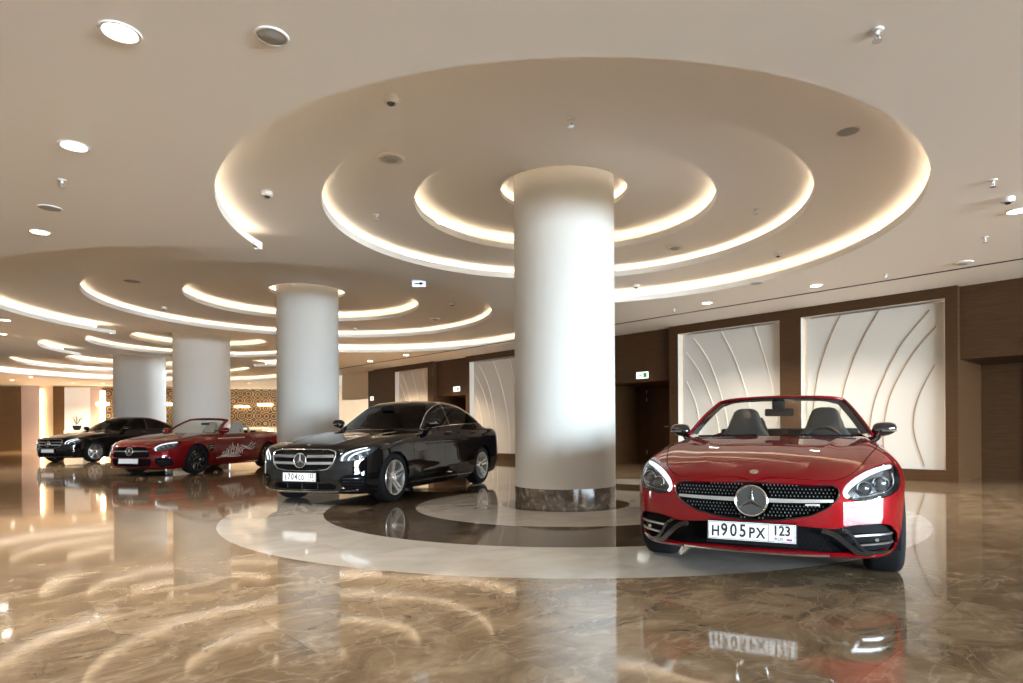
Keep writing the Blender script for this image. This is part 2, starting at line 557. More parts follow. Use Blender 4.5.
# relief panels: white boards with raised curved ribs, lit from the reveals
def relief(t0, t1, kind, label):
    e = tag(empty('wall_panel', wp((t0 + t1) / 2, WALLN + 0.3, PZ0)), label, 'wall panel', 'curved relief wall panels')
    inv = Matrix.Translation(-Vector(e.location))
    wdt, hgt = t1 - t0, PZ1 - PZ0
    nb = WALLN + 0.15                              # face of the board
    g0 = 0.05                                      # reveal gap at the sides
    b = MB()
    wbox(b, t0 + g0, t1 - g0, nb, nb + 0.04, PZ0 + 0.0, PZ1 - 0.03)
    b.xform(inv).build('board', M_panel, e)
    # curves in (u: 0 = right edge in the photo, 1 = left edge ; v: height)
    if kind == 0:      # arcs bulging to the left
        curves = [[(0.06, 0.63), (0.17, 0.43), (0.20, 0.24), (0.13, 0.02)], [(0.05, 0.86), (0.22, 0.68), (0.36, 0.45), (0.41, 0.2), (0.38, 0.0)],
                  [(0.09, 0.96), (0.30, 0.74), (0.46, 0.45), (0.51, 0.2), (0.49, 0.0)], [(0.43, 1.0), (0.58, 0.78), (0.70, 0.50), (0.74, 0.22), (0.72, 0)],
                  [(0.72, 1.0), (0.83, 0.80), (0.92, 0.55), (0.95, 0.25), (0.93, 0)]]
    else:              # arcs bulging to the right
        curves = [[(0.96, 0.63), (0.86, 0.46), (0.81, 0.25), (0.80, 0.0)], [(0.96, 0.86), (0.80, 0.68), (0.66, 0.42), (0.60, 0.2), (0.60, 0.0)],
                  [(0.88, 0.97), (0.70, 0.76), (0.56, 0.45), (0.50, 0.2), (0.50, 0.0)], [(0.58, 1.0), (0.43, 0.76), (0.30, 0.45), (0.25, 0.2), (0.25, 0)],
                  [(0.24, 1.0), (0.13, 0.72), (0.05, 0.45), (0.03, 0.3)]]
    rb = MB()
    for cv in curves:
        pts = []
        cp = [cv[0]] + cv + [cv[-1]]
        for q in range(len(cv) - 1):
            for k in range(10):
                pts.append(crom(cp[q], cp[q + 1], cp[q + 2], cp[q + 3], k / 10))
        pts.append(cv[-1])
        # a ledge: the board on the outer side of each curve stands 25 mm proud
        prof = []
        for j, (u, v) in enumerate(pts):
            u2, v2 = pts[min(j + 1, len(pts) - 1)]
            u1, v1 = pts[max(j - 1, 0)]
            du, dv = (u2 - u1) * wdt, (v2 - v1) * hgt
            l = math.hypot(du, dv) or 1
            nx, nz = -dv / l * 0.010, du / l * 0.010
            tt, zz = t0 + g0 + u * (wdt - 2 * g0), PZ0 + v * (hgt - 0.03)
            prof.append([wp(tt - nx, nb + 0.002, zz - nz), wp(tt - nx, nb - 0.017, zz - nz), wp(tt + nx, nb - 0.017, zz + nz), wp(tt + nx, nb + 0.002, zz + nz)])
        vs = [tuple(p) for r in prof for p in r]
        fs = [(j * 4 + a, j * 4 + a + 1, j * 4 + a + 5, j * 4 + a + 4) for j in range(len(prof) - 1) for a in range(3)]
        fs += [(0, 1, 2, 3), tuple((len(prof) - 1) * 4 + a for a in range(4))]
        rb.add(vs, fs)
    rb.xform(inv).build('relief_ribs', M_ribshade if kind == 0 else M_riblit, e)  # rib colour carries the shade on one kind, the lit edge on the other
    ln = MB()
    wbox(ln, t0, t0 + 0.008, WALLN + 0.004, WALLN + 0.44, PZ0, PZ1); wbox(ln, t1 - 0.008, t1, WALLN + 0.004, WALLN + 0.44, PZ0, PZ1)
    wbox(ln, t0 + 0.008, t1 - 0.008, WALLN + 0.004, WALLN + 0.44, PZ1 - 0.008, PZ1)
    ln.xform(inv).build('reveal_lining', M_panel, e)
    gl = MB()
    for a in (t0 + 0.075, t1 - 0.095):
        wbox(gl, a, a + 0.02, nb + 0.06, nb + 0.07, PZ0 + 0.05, PZ1 - 0.05)
    gl.xform(inv).build('edge_light', M_edge, e)
def crom(p0, p1, p2, p3, t):
    return tuple(0.5 * ((2 * b) + (-a + c) * t + (2 * a - 5 * b + 4 * c - d) * t * t + (-a + 3 * b - 3 * c + d) * t ** 3) for a, b, c, d in zip(p0, p1, p2, p3))
rl = [['tall white relief panel with arcs opening right, beside the mirror of the red roadster in front',
       'tall white relief panel with arcs curving left, seen above the bonnet side next to the door recess'],
      ['white relief panel mostly hidden behind the nearest round pillar',
       'white relief panel visible just left of the nearest pillar, behind the boot of the black sedan'],
      ['plain cream narrow relief panel between dark wall strips, above the roof of the black sedan']]
for (t0, t1, panels, kinds), ls in zip(blocks, rl):
    for (a, b_), k, lb in zip(panels, kinds, ls):
        relief(a, b_, k, lb)

# doors in the niches
dn = [0]
def door(t0, t1, n):
    dn[0] += 1
    e = struct(empty('door_%d' % dn[0], wp((t0 + t1) / 2, n, 0)))
    inv = Matrix.Translation(-Vector(e.location))
    h = (t1 - t0) / 2
    for s, a in ((0, t0), (1, t0 + h)):
        b = MB(); wbox(b, a + 0.01, a + h - 0.01, n - 0.045, n - 0.005, 0.012, 2.16)
        lf = b.xform(inv).build('door_leaf', M_door, e)
        hd = MB()
        x = a + h - 0.12 if s == 0 else a + 0.08
        wbox(hd, x, x + 0.14, n - 0.095, n - 0.08, 1.02, 1.045); wbox(hd, x + 0.06, x + 0.08, n - 0.09, n - 0.044, 1.02, 1.045)
        hd.xform(inv).build('door_handle', M_chrome, lf)
        hg = MB()
        x = a + 0.004 if s == 0 else a + h - 0.020
        for z in (0.25, 1.75, 1.98):
            wbox(hg, x, x + 0.016, n - 0.052, n - 0.044, z, z + 0.11)
        hg.xform(inv).build('hinge', M_satin, lf)
door(0.40, 2.10, WALLN + NICHE)
door(9.05, 10.75, WALLN + NICHE)
door(17.3, 18.9, WALLN + NICHE)

# small lit exit signs on the headers over the niches
M_sign = mat('sign_face', (0.9, 0.9, 0.86), 0.4, emis=(1, 0.95, 0.85), estr=0.7)
M_green = mat('sign_green', (0.02, 0.30, 0.10), 0.4, emis=(0.05, 0.6, 0.2), estr=0.15)
def exit_sign(t, z, wd, label):
    e = tag(empty('exit_sign', wp(t, WALLN + 0.155, z)), label, 'exit sign', 'exit signs over the door recesses')
    inv = Matrix.Translation(-Vector(e.location))
    b = MB(); wbox(b, t - wd / 2, t + wd / 2, WALLN + 0.125, WALLN + 0.158, z, z + 0.17)
    b.xform(inv).build('housing', M_sign, e)
    g = MB()
    n = WALLN + 0.123
    # running figure, arrow and doorway
    wbox(g, t - wd * 0.42, t - wd * 0.12, n, n + 0.004, z + 0.03, z + 0.14)
    wbox(g, t + wd * 0.02, t + wd * 0.40, n, n + 0.004, z + 0.075, z + 0.095)
    for q in range(4):
        wbox(g, t + wd * (0.02 + q * 0.03), t + wd * (0.05 + q * 0.03), n, n + 0.004, z + 0.085 - 0.008 * (q + 1), z + 0.085 + 0.008 * (q + 1))
    g.xform(inv).build('pictogram', M_green, e)
exit_sign(9.72, 2.27, 0.36, 'small lit exit sign over the dark door recess right of the nearest pillar')
exit_sign(1.72, 2.33, 0.30, 'small lit exit sign at the right edge of the photo above the dark doors')
exit_sign(17.75, 2.32, 0.34, 'small lit exit sign on the dark wall above the boot of the black sedan')
exit_sign(23.75, 2.22, 0.24, 'small lit exit sign on the narrow dark strip left of the plain cream panel')
# recessed spot in the niche soffit right of the pillar
e = MB().lathe([(0.0, 0.0), (0.09, 0.0), (0.10, -0.006), (0.115, -0.006), (0.12, 0.0)], 24).build('soffit_spotlight', M_lamp)
e.location = wp(9.15, WALLN + 0.75, 2.178)
tag(e, 'round recessed spotlight in the soffit of the door recess right of the nearest pillar', 'spotlight')
lt = bpy.data.lights.new('soffit_beam', 'SPOT'); lt.energy = 14; lt.color = (1, 0.75, 0.45); lt.spot_size = 2.2; lt.shadow_soft_size = 0.06
lo = bpy.data.objects.new('soffit_beam', lt); C.objects.link(lo); lo.location = wp(9.15, WALLN + 0.75, 2.15); lo.parent = None

# ---- far end of the hall
def pt(x, Y):                     # a spot on the far end, Y metres away
    return (x - CAM_CX) / CAM_F * Y
YB = lambda X: 35.6 + (X + 16.7) * 0.22     # back wall line
def bbox(b, px0, px1, z0, z1, d0=0.0, d1=0.1):
    X0, X1 = sorted((BX(px0), BX(px1)))
    pts = []
    for z in (z0, z1):
        for X, d in ((X0, d0), (X1, d0), (X1, d1), (X0, d1)):
            pts.append((X, YB(X) - d0 * 0 - d, z))
    # order: near face first
    b.hexa([pts[3], pts[2], pts[1], pts[0], pts[7], pts[6], pts[5], pts[4]])
    return b
def BX(px):
    a = (px - CAM_CX) / CAM_F
    # X = a*Y, Y = 35.6 + (X+16.7)*.22
    Y = (35.6 + 16.7 * 0.22) / (1 - 0.22 * a)
    return a * Y
M_cream = mat('cream_wall', (0.62, 0.47, 0.31), 0.7)
M_brownwall = wood_material('brown_wall_panel', (0.10, 0.052, 0.020), (0.13, 0.070, 0.028))
M_mauve = mat('mauve_wall', (0.50, 0.37, 0.31), 0.7)
M_pale = mat('pale_wall', (0.78, 0.78, 0.77), 0.6)
b = MB(); bbox(b, -260, 420, 0, Z0, -0.3, 0.0); struct(b.build('wall_back', M_cream))
b = MB()
for x0, x1 in ((-60, 23), (55, 66)):
    bbox(b, x0, x1, 0, Z0 - 0.05, 0.0, 0.12)
struct(b.build('wall_back_panelling', M_brownwall))
b = MB(); bbox(b, 23, 41, 0, Z0 - 0.05, 0.0, 0.08); struct(b.build('wall_back_mauve', M_mauve))
b = MB(); bbox(b, 66, 92, 0, Z0 - 0.1, 0.0, 0.1); struct(b.build('wall_back_pale', M_pale))
b = MB(); bbox(b, 92, 102, 0, Z0 - 0.1, 0.0, 0.12); struct(b.build('wall_back_strip', M_mauve))
# honeycomb screen wall
def lace_material():
    m = mat('honeycomb_screen', rough=0.5)
    bs = m.node_tree.nodes['Principled BSDF']
    tc = N(m, 'ShaderNodeTexCoord')
    mp = N(m, 'ShaderNodeMapping'); mp.inputs['Scale'].default_value = (2.3, 0.0, 2.3)
    L(m, tc.outputs['Object'], mp.inputs[0])
    v = N(m, 'ShaderNodeTexVoronoi', feature='F1'); v.inputs['Scale'].default_value = 1.0; v.inputs['Randomness'].default_value = 0.25
    L(m, mp.outputs[0], v.inputs['Vector'])
    s = N(m, 'ShaderNodeMath', operation='MULTIPLY'); s.inputs[1].default_value = 26
    L(m, v.outputs['Distance'], s.inputs[0])
    sn = N(m, 'ShaderNodeMath', operation='SINE'); L(m, s.outputs[0], sn.inputs[0])
    r = ramp(m, sn.outputs[0], [(0.35, (0.045, 0.022, 0.008)), (0.6, (0.34, 0.21, 0.085))])
    L(m, r.outputs[0], bs.inputs['Base Color'])
    return m
M_lace = lace_material()
b = MB(); bbox(b, 104, 300, 1.2, 3.35, 0.02, 0.14); struct(b.build('wall_back_screen', M_lace))
def thing_bb(name, px0, px1, z0, z1, d0, d1, m, label, cat, group=None):
    b = MB(); bbox(b, px0, px1, z0, z1, d0, d1)
    X = (BX(px0) + BX(px1)) / 2
    o = Vector((X, YB(X) - d1, z0))
    b.xform(Matrix.Translation(-o))
    ob = b.build(name, m); ob.location = o
    return tag(ob, label, cat, group)
# bar below the screen, lit shelf strips on the screen
bar = tag(empty('bar_counter', (BX(215), YB(BX(215)) - 1.2, 0)), 'long cream bar counter under the honeycomb screen wall, behind the dark red roadster', 'bar counter')
inv = Matrix.Translation(-Vector(bar.location))
b = MB(); bbox(b, 170, 276, 0, 1.08, 1.2, 1.8); b.xform(inv).build('counter_front', M_cream, bar)
b = MB(); bbox(b, 168, 277, 1.08, 1.14, 1.1, 1.9); b.xform(inv).build('counter_top', mat('counter_stone', (0.75, 0.66, 0.52), 0.3), bar)
b = MB(); bbox(b, 232, 275, 0.0, 1.09, 0.15, 0.9); tag(b.build('back_counter', M_warm and mat('back_counter', (0.8, 0.62, 0.38), 0.4)), 'pale work counter between the bar and the honeycomb screen', 'counter')
thing_bb('light_bar', 237, 251, 2.30, 2.37, 0.16, 0.3, M_warm, 'narrow dotted glowing shelf strip on the honeycomb screen, left of the pillar behind the sedan', 'shelf light', 'glowing shelf strips')
thing_bb('light_bar', 260, 274, 2.40, 2.52, 0.16, 0.3, M_warm, 'brighter glowing shelf strip on the honeycomb screen touching the pillar behind the sedan', 'shelf light', 'glowing shelf strips')
thing_bb('light_bar', 164, 174, 2.42, 2.54, 0.16, 0.3, M_warm, 'short glowing shelf strip between the two cream pillars', 'shelf light', 'glowing shelf strips')
thing_bb('light_bar', 100, 112, 2.42, 2.54, 0.20, 0.3, M_warm, 'glowing horizontal strip crossing the bright upright at the edge of the farthest pillar', 'shelf light', 'glowing shelf strips')
thing_bb('upright_light', 103, 107, 0.3, 3.2, 0.145, 0.19, M_warm, 'tall narrow glowing upright beside the farthest pillar', 'wall light')
thing_bb('wall_washer', 42.5, 44, 0.1, 3.25, 0.05, 0.12, M_warm, 'tall vertical glowing strip at the edge of the mauve wall, left of the black coupe', 'wall light')
# narrow white kiosk at the left edge
k = tag(empty('reception_desk', (BX(-6), YB(BX(-6)) - 7, 0)), 'white reception desk cut by the left edge of the photo', 'desk')
inv = Matrix.Translation(-Vector(k.location))
b = MB(); bbox(b, -40, 2.5, 0, 1.05, 6.4, 7.2); b.xform(inv).build('desk_body', M_pale, k)
b = MB(); bbox(b, -41, 3, 1.05, 1.1, 6.3, 7.3); b.xform(inv).build('desk_top', M_pale, k)
# dark pot with a plant on a stand by the pale wall
v = tag(empty('potted_plant', ((77 - CAM_CX) / CAM_F * 30, 30, 0)), 'small plant in a dark bowl on a pale stand behind the black coupe', 'plant')
MB().box((-0.45, -0.25, 0.0), (0.45, 0.25, 1.05)).build('stand', M_pale, v)
MB().lathe([(0.0, 1.05), (0.10, 1.05), (0.16, 1.14), (0.19, 1.28), (0.17, 1.28), (0.13, 1.17), (0, 1.15)], 20).build('bowl', M_black, v, True)
lm = MB()
rnd = random.Random(3)
for q in range(14):
    a = rnd.uniform(0, 2 * PI); r = rnd.uniform(0.15, 0.40); h = rnd.uniform(0.25, 0.55)
    p = [(0, 0, 1.3), (math.cos(a) * r * 0.45, math.sin(a) * r * 0.45, 1.3 + h * 0.75), (math.cos(a) * r, math.sin(a) * r, 1.3 + h)]
    lm.tube(p, [0.007, 0.011, 0.003], 5)
lm.build('leaves', mat('leaf', (0.10, 0.13, 0.07), 0.6), v, True)

# opening beside the wall with a lit shop display behind it
b = MB(); wbox(b, 24.1, 26.6, WALLN + 0.2, WALLN + 0.5, 2.35, TOPZ); struct(b.build('wall_opening_header', M_cream))
sh = tag(empty('display_shelf', wp(25.2, WALLN + 3.2, 0)), 'brightly filled display shelving behind the opening, above the bonnet of the black sedan', 'shelving')
inv = Matrix.Translation(-Vector(sh.location))
b = MB(); wbox(b, 22.5, 27.5, WALLN + 3.2, WALLN + 3.3, 0, 2.6); b.xform(inv).build('back_panel', mat('shelf_back', (0.25, 0.11, 0.04), 0.5), sh)
b = MB()
for z in (0.5, 0.95, 1.4, 1.85, 2.3):
    wbox(b, 22.5, 27.5, WALLN + 2.85, WALLN + 3.2, z, z + 0.03)
for t in (22.5, 23.7, 24.9, 26.1, 27.3):
    wbox(b, t, t + 0.05, WALLN + 2.85, WALLN + 3.2, 0, 2.6)
b.xform(inv).build('shelf_frame', M_wood, sh)
b = MB()
for z in (0.47, 0.92, 1.37, 1.82, 2.27):
    wbox(b, 22.55, 27.3, WALLN + 2.9, WALLN + 2.93, z, z + 0.025)
b.xform(inv).build('shelf_light', M_warm, sh)
cols = [mat('goods_amber', (0.45, 0.16, 0.03), 0.3), mat('goods_cream', (0.75, 0.65, 0.45), 0.4), mat('goods_dark', (0.05, 0.03, 0.02), 0.3), mat('goods_green', (0.10, 0.14, 0.05), 0.4)]
rnd = random.Random(11)
gi = 0
cn = ['amber', 'cream', 'dark brown', 'green']
proto = {}
for lv, z in enumerate((0.53, 0.98, 1.43, 1.88)):
    t = 22.62
    while t < 27.2:
        wd = rnd.uniform(0.09, 0.16); h = rnd.uniform(0.2, 0.32); c = rnd.randrange(4)
        if all(abs(t + wd / 2 - x - 0.025) > 0.025 + wd / 2 + 0.01 for x in (23.7, 24.9, 26.1, 27.3)):
            p = wp(t + wd / 2, WALLN + 3.0, z + 0.001)
            o = MB().lathe([(0, 0), (wd * 0.42, 0), (wd * 0.45, h * 0.1), (wd * 0.45, h * 0.6), (wd * 0.16, h * 0.78), (wd * 0.15, h), (0, h)], 12).build('bottle', cols[c], None, True)
            o.location = p
            tag(o, 'small bottle standing on the lit display shelving behind the opening above the black sedan', 'bottle', 'bottles on the display shelving')
            gi += 1
        t += wd + rnd.uniform(0.03, 0.14)

# ---- end wall of windows (right of and behind the camera) and the closed left side
TW, NL = -16.0, -10.0
M_frame = mat('window_frame', (0.10, 0.09, 0.08), 0.4)
M_pane = clear_glass('window_glass', (0.97, 0.99, 1.0), 0.6)
b = MB()
GL = -6.0
wbox(b, TW - 0.2, TW, NL - 0.2, GL, 0, TOPZ); wbox(b, TW - 0.2, TW, GL, WALLN + NICHE, 0, 0.12); wbox(b, TW - 0.2, TW, GL, WALLN + NICHE, 3.3, TOPZ)
struct(b.build('wall_front', M_white))
nw = 6
for q in range(nw):
    n0 = GL + (WALLN - GL) * q / nw; n1 = GL + (WALLN - GL) * (q + 1) / nw
    e = struct(empty('window_%d' % (q + 1), wp(TW - 0.1, (n0 + n1) / 2, 0.12)))
    inv = Matrix.Translation(-Vector(e.location))
    f = MB()
    wbox(f, TW - 0.13, TW - 0.07, n0, n0 + 0.06, 0.12, 3.3); wbox(f, TW - 0.13, TW - 0.07, n1 - 0.06, n1, 0.12, 3.3)
    wbox(f, TW - 0.13, TW - 0.07, n0 + 0.06, n1 - 0.06, 0.12, 0.2); wbox(f, TW - 0.13, TW - 0.07, n0 + 0.06, n1 - 0.06, 3.22, 3.3)
    wbox(f, TW - 0.12, TW - 0.08, n0 + 0.06, n1 - 0.06, 2.3, 2.35)
    f.xform(inv).build('window_frame', M_frame, e)
    g = MB(); wbox(g, TW - 0.103, TW - 0.097, n0 + 0.06, n1 - 0.06, 0.2, 3.22)
    g.xform(inv).build('window_pane', M_pane, e)
b = MB(); wbox(b, TW - 0.2, 70, NL - 0.2, NL, 0, TOPZ); struct(b.build('wall_left', M_white))

# daylight: overcast sky outside, portals in the window openings
w = bpy.data.worlds.new('sky'); bpy.context.scene.world = w; w.use_nodes = True
bg = w.node_tree.nodes['Background']
bg.inputs[0].default_value = (0.78, 0.91, 1.0, 1)
bg.inputs[1].default_value = 50.0
lt = bpy.data.lights.new('window_portal', 'AREA'); lt.shape = 'RECTANGLE'; lt.size = WALLN - GL; lt.size_y = 3.15
lt.cycles.is_portal = True
lo = bpy.data.objects.new('window_portal', lt); C.objects.link(lo)
c = wp(TW - 0.25, (WALLN + GL) / 2, 1.7)
M3 = Matrix((N_, Vector((0, 0, 1)), -D_)).transposed()   # local z points outwards; area lights shine along -z
lo.matrix_world = Matrix.Translation(c) @ M3.to_4x4()

# ---- ceiling fittings
M_grille = mat('speaker_grille', (0.36, 0.345, 0.33), 0.6)
M_fix = mat('fitting_white', (0.75, 0.73, 0.70), 0.4)
def zc(x, y):
    """height of the visible ceiling sheet above a spot seen in the photograph"""
    for z, k in ((Z3, 1), (Z2, 2), (Z1, 3), (Z0, 9)):
        p = at_z(x, y, z)
        if k == 9:
            return p
        if any(math.hypot(p.x - q.x, p.y - q.y) < r[k] - 0.1 for q, r in zip(P, RINGS)):
            return p
def spread(lst, fn):
    for it in lst:
        fn(*it)
def downlight(x, y, r, label):
    p = zc(x, y); r = r * 0.9
    e = tag(empty('downlight', p), label, 'downlight', 'recessed round downlights')
    MB().lathe([(r, -0.002), (r + 0.008, -0.010), (r + 0.024, -0.010), (r + 0.028, 0.0)], 32).build('bezel', M_fix, e, True)
    MB().lathe([(0, -0.006), (r, -0.003)], 32).build('lens', M_lamp, e)
    lt = bpy.data.lights.new('downlight_beam', 'SPOT'); lt.energy = 300 if p.y < 15 else 650; lt.color = (1, 0.92, 0.82) if p.y < 20 else (1, 0.78, 0.52); lt.spot_size = 2.3; lt.spot_blend = 0.6; lt.shadow_soft_size = r
    lo = bpy.data.objects.new('downlight_beam', lt); C.objects.link(lo); lo.location = (p.x, p.y, p.z - 0.03)
for x, y, r, lb in [(120, 32, 0.10, 'brightest glowing downlight, nearest the top left corner of the ceiling'),
                    (74, 146, 0.10, 'glowing downlight second in the left row, above the cross shaped sprinkler'),
                    (40, 232, 0.10, 'glowing downlight third in the left row, above the left edge rings'),
                    (5, 320, 0.10, 'glowing downlight at the left edge below the first ring of light'),
                    (2, 334, 0.10, 'lower of the two small downlights at the left edge of the ceiling'),
                    (707, 303, 0.10, 'glowing downlight between the largest ring and the black ceiling slot, above the open roadster'),
                    (816, 285.5, 0.10, 'glowing downlight left of the ceiling speaker near the right wall panels'),
                    (1017, 211, 0.10, 'glowing downlight cut by the right edge of the photo'),
                    (370, 361, 0.10, 'small downlight over the roof of the black sedan, left of its neighbour by the slot'),
                    (406, 355, 0.10, 'small downlight over the black sedan nearest the black ceiling slot'),
                    (31, 377, 0.10, 'tiny downlight over the mauve wall at the far left'),
                    (12, 380, 0.10, 'tiny downlight over the brown wall at the far left'),
                    (73, 383, 0.10, 'tiny downlight over the white wall behind the black coupe'),
                    (103, 383, 0.10, 'tiny downlight over the glowing upright beside the farthest pillar'),
                    (249, 383, 0.10, 'tiny downlight over the honeycomb screen left of the second pillar')]:
    downlight(x, y, r, lb)
def speaker(x, y, r, label):
    p = zc(x, y)
    e = tag(empty('ceiling_speaker', p), label, 'speaker', 'round ceiling speakers')
    MB().lathe([(r, -0.006), (r + 0.003, -0.010), (r + 0.012, -0.008), (r + 0.016, 0.0)], 40).build('rim', M_fix, e, True)
    MB().lathe([(0, -0.012), (r * 0.7, -0.011), (r, -0.004)], 40).build('grille', M_grille, e, True)
speaker(272, 36, 0.086, 'round grey ceiling speaker between the two top downlights on the left')
speaker(848, 131, 0.09, 'round grey ceiling speaker inside the largest ring on the right')
speaker(50, 208, 0.10, 'flat ceiling speaker seen edge on above the third left downlight')
speaker(132, 281, 0.14, 'flat ceiling speaker inside the second group of rings')
speaker(756, 283, 0.10, 'faint flat ceiling speaker below the largest ring, left of the downlight')
M_throat = mat('diffuser_throat', (0.08, 0.078, 0.075), 0.6)
def diffuser(x, y, r, label):
    p = zc(x, y)
    e = tag(empty('air_diffuser', p), label, 'air diffuser', 'round slotted air diffusers')
    MB().lathe([(r * 0.72, -0.004), (r * 0.8, -0.018), (r, -0.016), (r * 1.08, 0.0)], 40).build('rim', M_fix, e, True)
    MB().lathe([(0, -0.030), (r * 0.45, -0.028), (r * 0.55, -0.012), (0.56 * r, -0.004)], 32).build('core', M_grille, e, True)
    s = MB()
    for q in range(16):
        a = 2 * PI * q / 16
        d, n = Vector((math.cos(a), math.sin(a), 0)), Vector((-math.sin(a), math.cos(a), 0))
        s.hexa([d * r * .55 - n * .006 + Vector((0, 0, -.014)), d * r * .8 - n * .006 + Vector((0, 0, -.018)), d * r * .8 + n * .006 + Vector((0, 0, -.018)), d * r * .55 + n * .006 + Vector((0, 0, -.014)),
                d * r * .55 - n * .006, d * r * .8 - n * .006, d * r * .8 + n * .006, d * r * .55 + n * .006])
    s.build('vanes', M_fix, e)
    MB().lathe([(0.0, -0.003), (r * 0.8, -0.003)], 32).build('throat', M_throat, e)
diffuser(391, 158, 0.135, 'round slotted air diffuser inside the largest ring, left of the nearest pillar')
diffuser(675, 247.5, 0.135, 'round slotted air diffuser inside the rings, right of the nearest pillar')
diffuser(963, 262.5, 0.13, 'round slotted air diffuser next to the black ceiling slot on the right')
diffuser(435, 319, 0.13, 'round slotted air diffuser in the second ring group, above the black sedan')
def dome(x, y, label, r=0.055):
    p = zc(x, y)
    e = tag(empty('dome_camera', p), label, 'security camera', 'small ceiling dome cameras')
    MB().lathe([(r * 1.25, 0), (r * 1.25, -0.040), (r * 1.1, -0.050), (r * 0.7, -0.052)], 24).build('housing', M_fix, e, True)
    MB().lathe([(r * .7, -0.050)] + [(r * .7 * math.cos(a), -0.050 - r * .45 * math.sin(a)) for a in np.linspace(0.2, PI / 2, 8)], 24).build('dome', M_gloss_black, e, True)
for x, y, lb in [(391, 97, 'white dome camera between the top speaker and the nearest pillar, upper left ceiling'),
                 (267, 192, 'white dome camera near the left end of the largest ring'),
                 (778, 253, 'small dark dome camera inside the largest ring on the right, above the red roadster'),
                 (1008, 198, 'dome camera at the right edge above the cut off downlight'),
                 (636, 285, 'small dome camera just right of the nearest pillar, below the rings'),
                 (229, 268, 'small dome camera left of the top of the second pillar'),
                 (452, 303, 'small dome camera at the right side of the second ring group'),
                 (164, 307, 'small dome camera inside the second ring group, left of the second pillar'),
                 (355, 328, 'small dome camera just right of the second pillar')]:
    dome(x, y, lb, 0.05)
def sprinkler(x, y, label):
    p = zc(x, y)
    e = tag(empty('sprinkler', p), label, 'sprinkler', 'ceiling sprinkler heads')
    MB().lathe([(0, 0), (0.04, 0), (0.036, -0.008), (0.012, -0.012), (0.012, -0.035), (0, -0.035)], 16).build('escutcheon', M_fix, e, True)
    f = MB().lathe([(0, -0.072), (0.03, -0.072), (0.03, -0.068), (0, -0.068)], 12)
    f.tube([(0.012, 0, -0.033), (0.016, 0, -0.05), (0.004, 0, -0.07)], 0.004, 6).tube([(-0.012, 0, -0.033), (-0.016, 0, -0.05), (-0.004, 0, -0.07)], 0.004, 6)
    f.build('deflector', M_satin, e)
for x, y, lb in [(571, 119, 'sprinkler head in front of the nearest pillar top'), (877, 30, 'sprinkler head near the top right of the ceiling'),
                 (993, 180, 'sprinkler head near the right edge above the dome camera'), (62, 180, 'sprinkler head between the second and third left downlights'),
                 (756, 209, 'sprinkler head inside the rings right of the nearest pillar'), (376, 215, 'sprinkler head inside the rings left of the nearest pillar'),
                 (985, 237, 'tiny sprinkler head above the air diffuser near the right wall'), (886, 274, 'tiny sprinkler head near the black slot, right of the second right downlight'),
                 (674, 309, 'tiny sprinkler head near the black slot, right of the nearest pillar')]:
    sprinkler(x, y, lb)
# hanging direction sign
p = zc(419, 279)
e = tag(empty('hanging_sign', (p.x, p.y, p.z)), 'small pale blue lit sign hanging under the ceiling left of the nearest pillar', 'sign')
MB().box((-0.13, -0.012, -0.15), (0.13, 0.012, -0.03)).build('sign_board', mat('sign_blue', (0.70, 0.80, 0.88), 0.4, emis=(0.7, 0.85, 1), estr=0.5), e)
b = MB().box((-0.08, -0.015, -0.10), (0.02, -0.012, -0.08))
b.add([(0.02, -0.015, -0.125), (0.09, -0.015, -0.09), (0.02, -0.015, -0.055), (0.02, -0.012, -0.125), (0.09, -0.012, -0.09), (0.02, -0.012, -0.055)], [(0, 1, 2), (5, 4, 3), (0, 3, 4, 1), (1, 4, 5, 2), (2, 5, 3, 0)])
b.build('arrow', M_black, e)
b = MB().tube([(-0.1, 0, -0.03), (-0.1, 0, 0)], 0.004, 6).tube([(0.1, 0, -0.03), (0.1, 0, 0)], 0.004, 6)
b.build('hanger', M_satin, e)
# ================================================================== CARS
# Every car shell is the zero level of a smooth implicit function, meshed with surface nets,
# then cut along panel outlines. Car space: s = metres behind the front tip, y = to the car's right, z = up.
def table(pts, lo=-0.3, hi=5.4, sig=0.05):
    """smooth 1-D table from (x, value) pairs: monotone cubic, then a light Gaussian"""
    x = np.array([p[0] for p in pts], float); v = np.array([p[1] for p in pts], float)
    h = np.diff(x); d = np.diff(v) / h
    m = np.zeros_like(v)
    m[0], m[-1] = d[0], d[-1]
    for i in range(1, len(x) - 1):
        if d[i - 1] * d[i] > 0:
            w1, w2 = 2 * h[i] + h[i - 1], h[i] + 2 * h[i - 1]
            m[i] = (w1 + w2) / (w1 / d[i - 1] + w2 / d[i])
    g = np.arange(lo - 1, hi + 1, 0.01)
    k = np.clip(np.searchsorted(x, g) - 1, 0, len(x) - 2)
    t = (g - x[k]) / h[k]
    r = (2 * t**3 - 3 * t**2 + 1) * v[k] + (t**3 - 2 * t**2 + t) * h[k] * m[k] + (-2 * t**3 + 3 * t**2) * v[k + 1] + (t**3 - t**2) * h[k] * m[k + 1]
    r = np.where(g < x[0], v[0] + (g - x[0]) * m[0], r)
    r = np.where(g > x[-1], v[-1] + (g - x[-1]) * m[-1], r)
    if sig > 0:
        n = int(sig * 100 * 3) + 1
        kern = np.exp(-0.5 * (np.arange(-n, n + 1) / (sig * 100))**2); kern /= kern.sum()
        r = np.convolve(np.pad(r, n, mode='edge'), kern, 'valid')
    return lambda q: np.interp(q, g, r)

def smax(a, b, k):
    h = np.maximum(k - np.abs(a - b), 0) / k
    return np.maximum(a, b) + h * h * k * 0.25

def smin(a, b, k):
    return -smax(-a, -b, k)

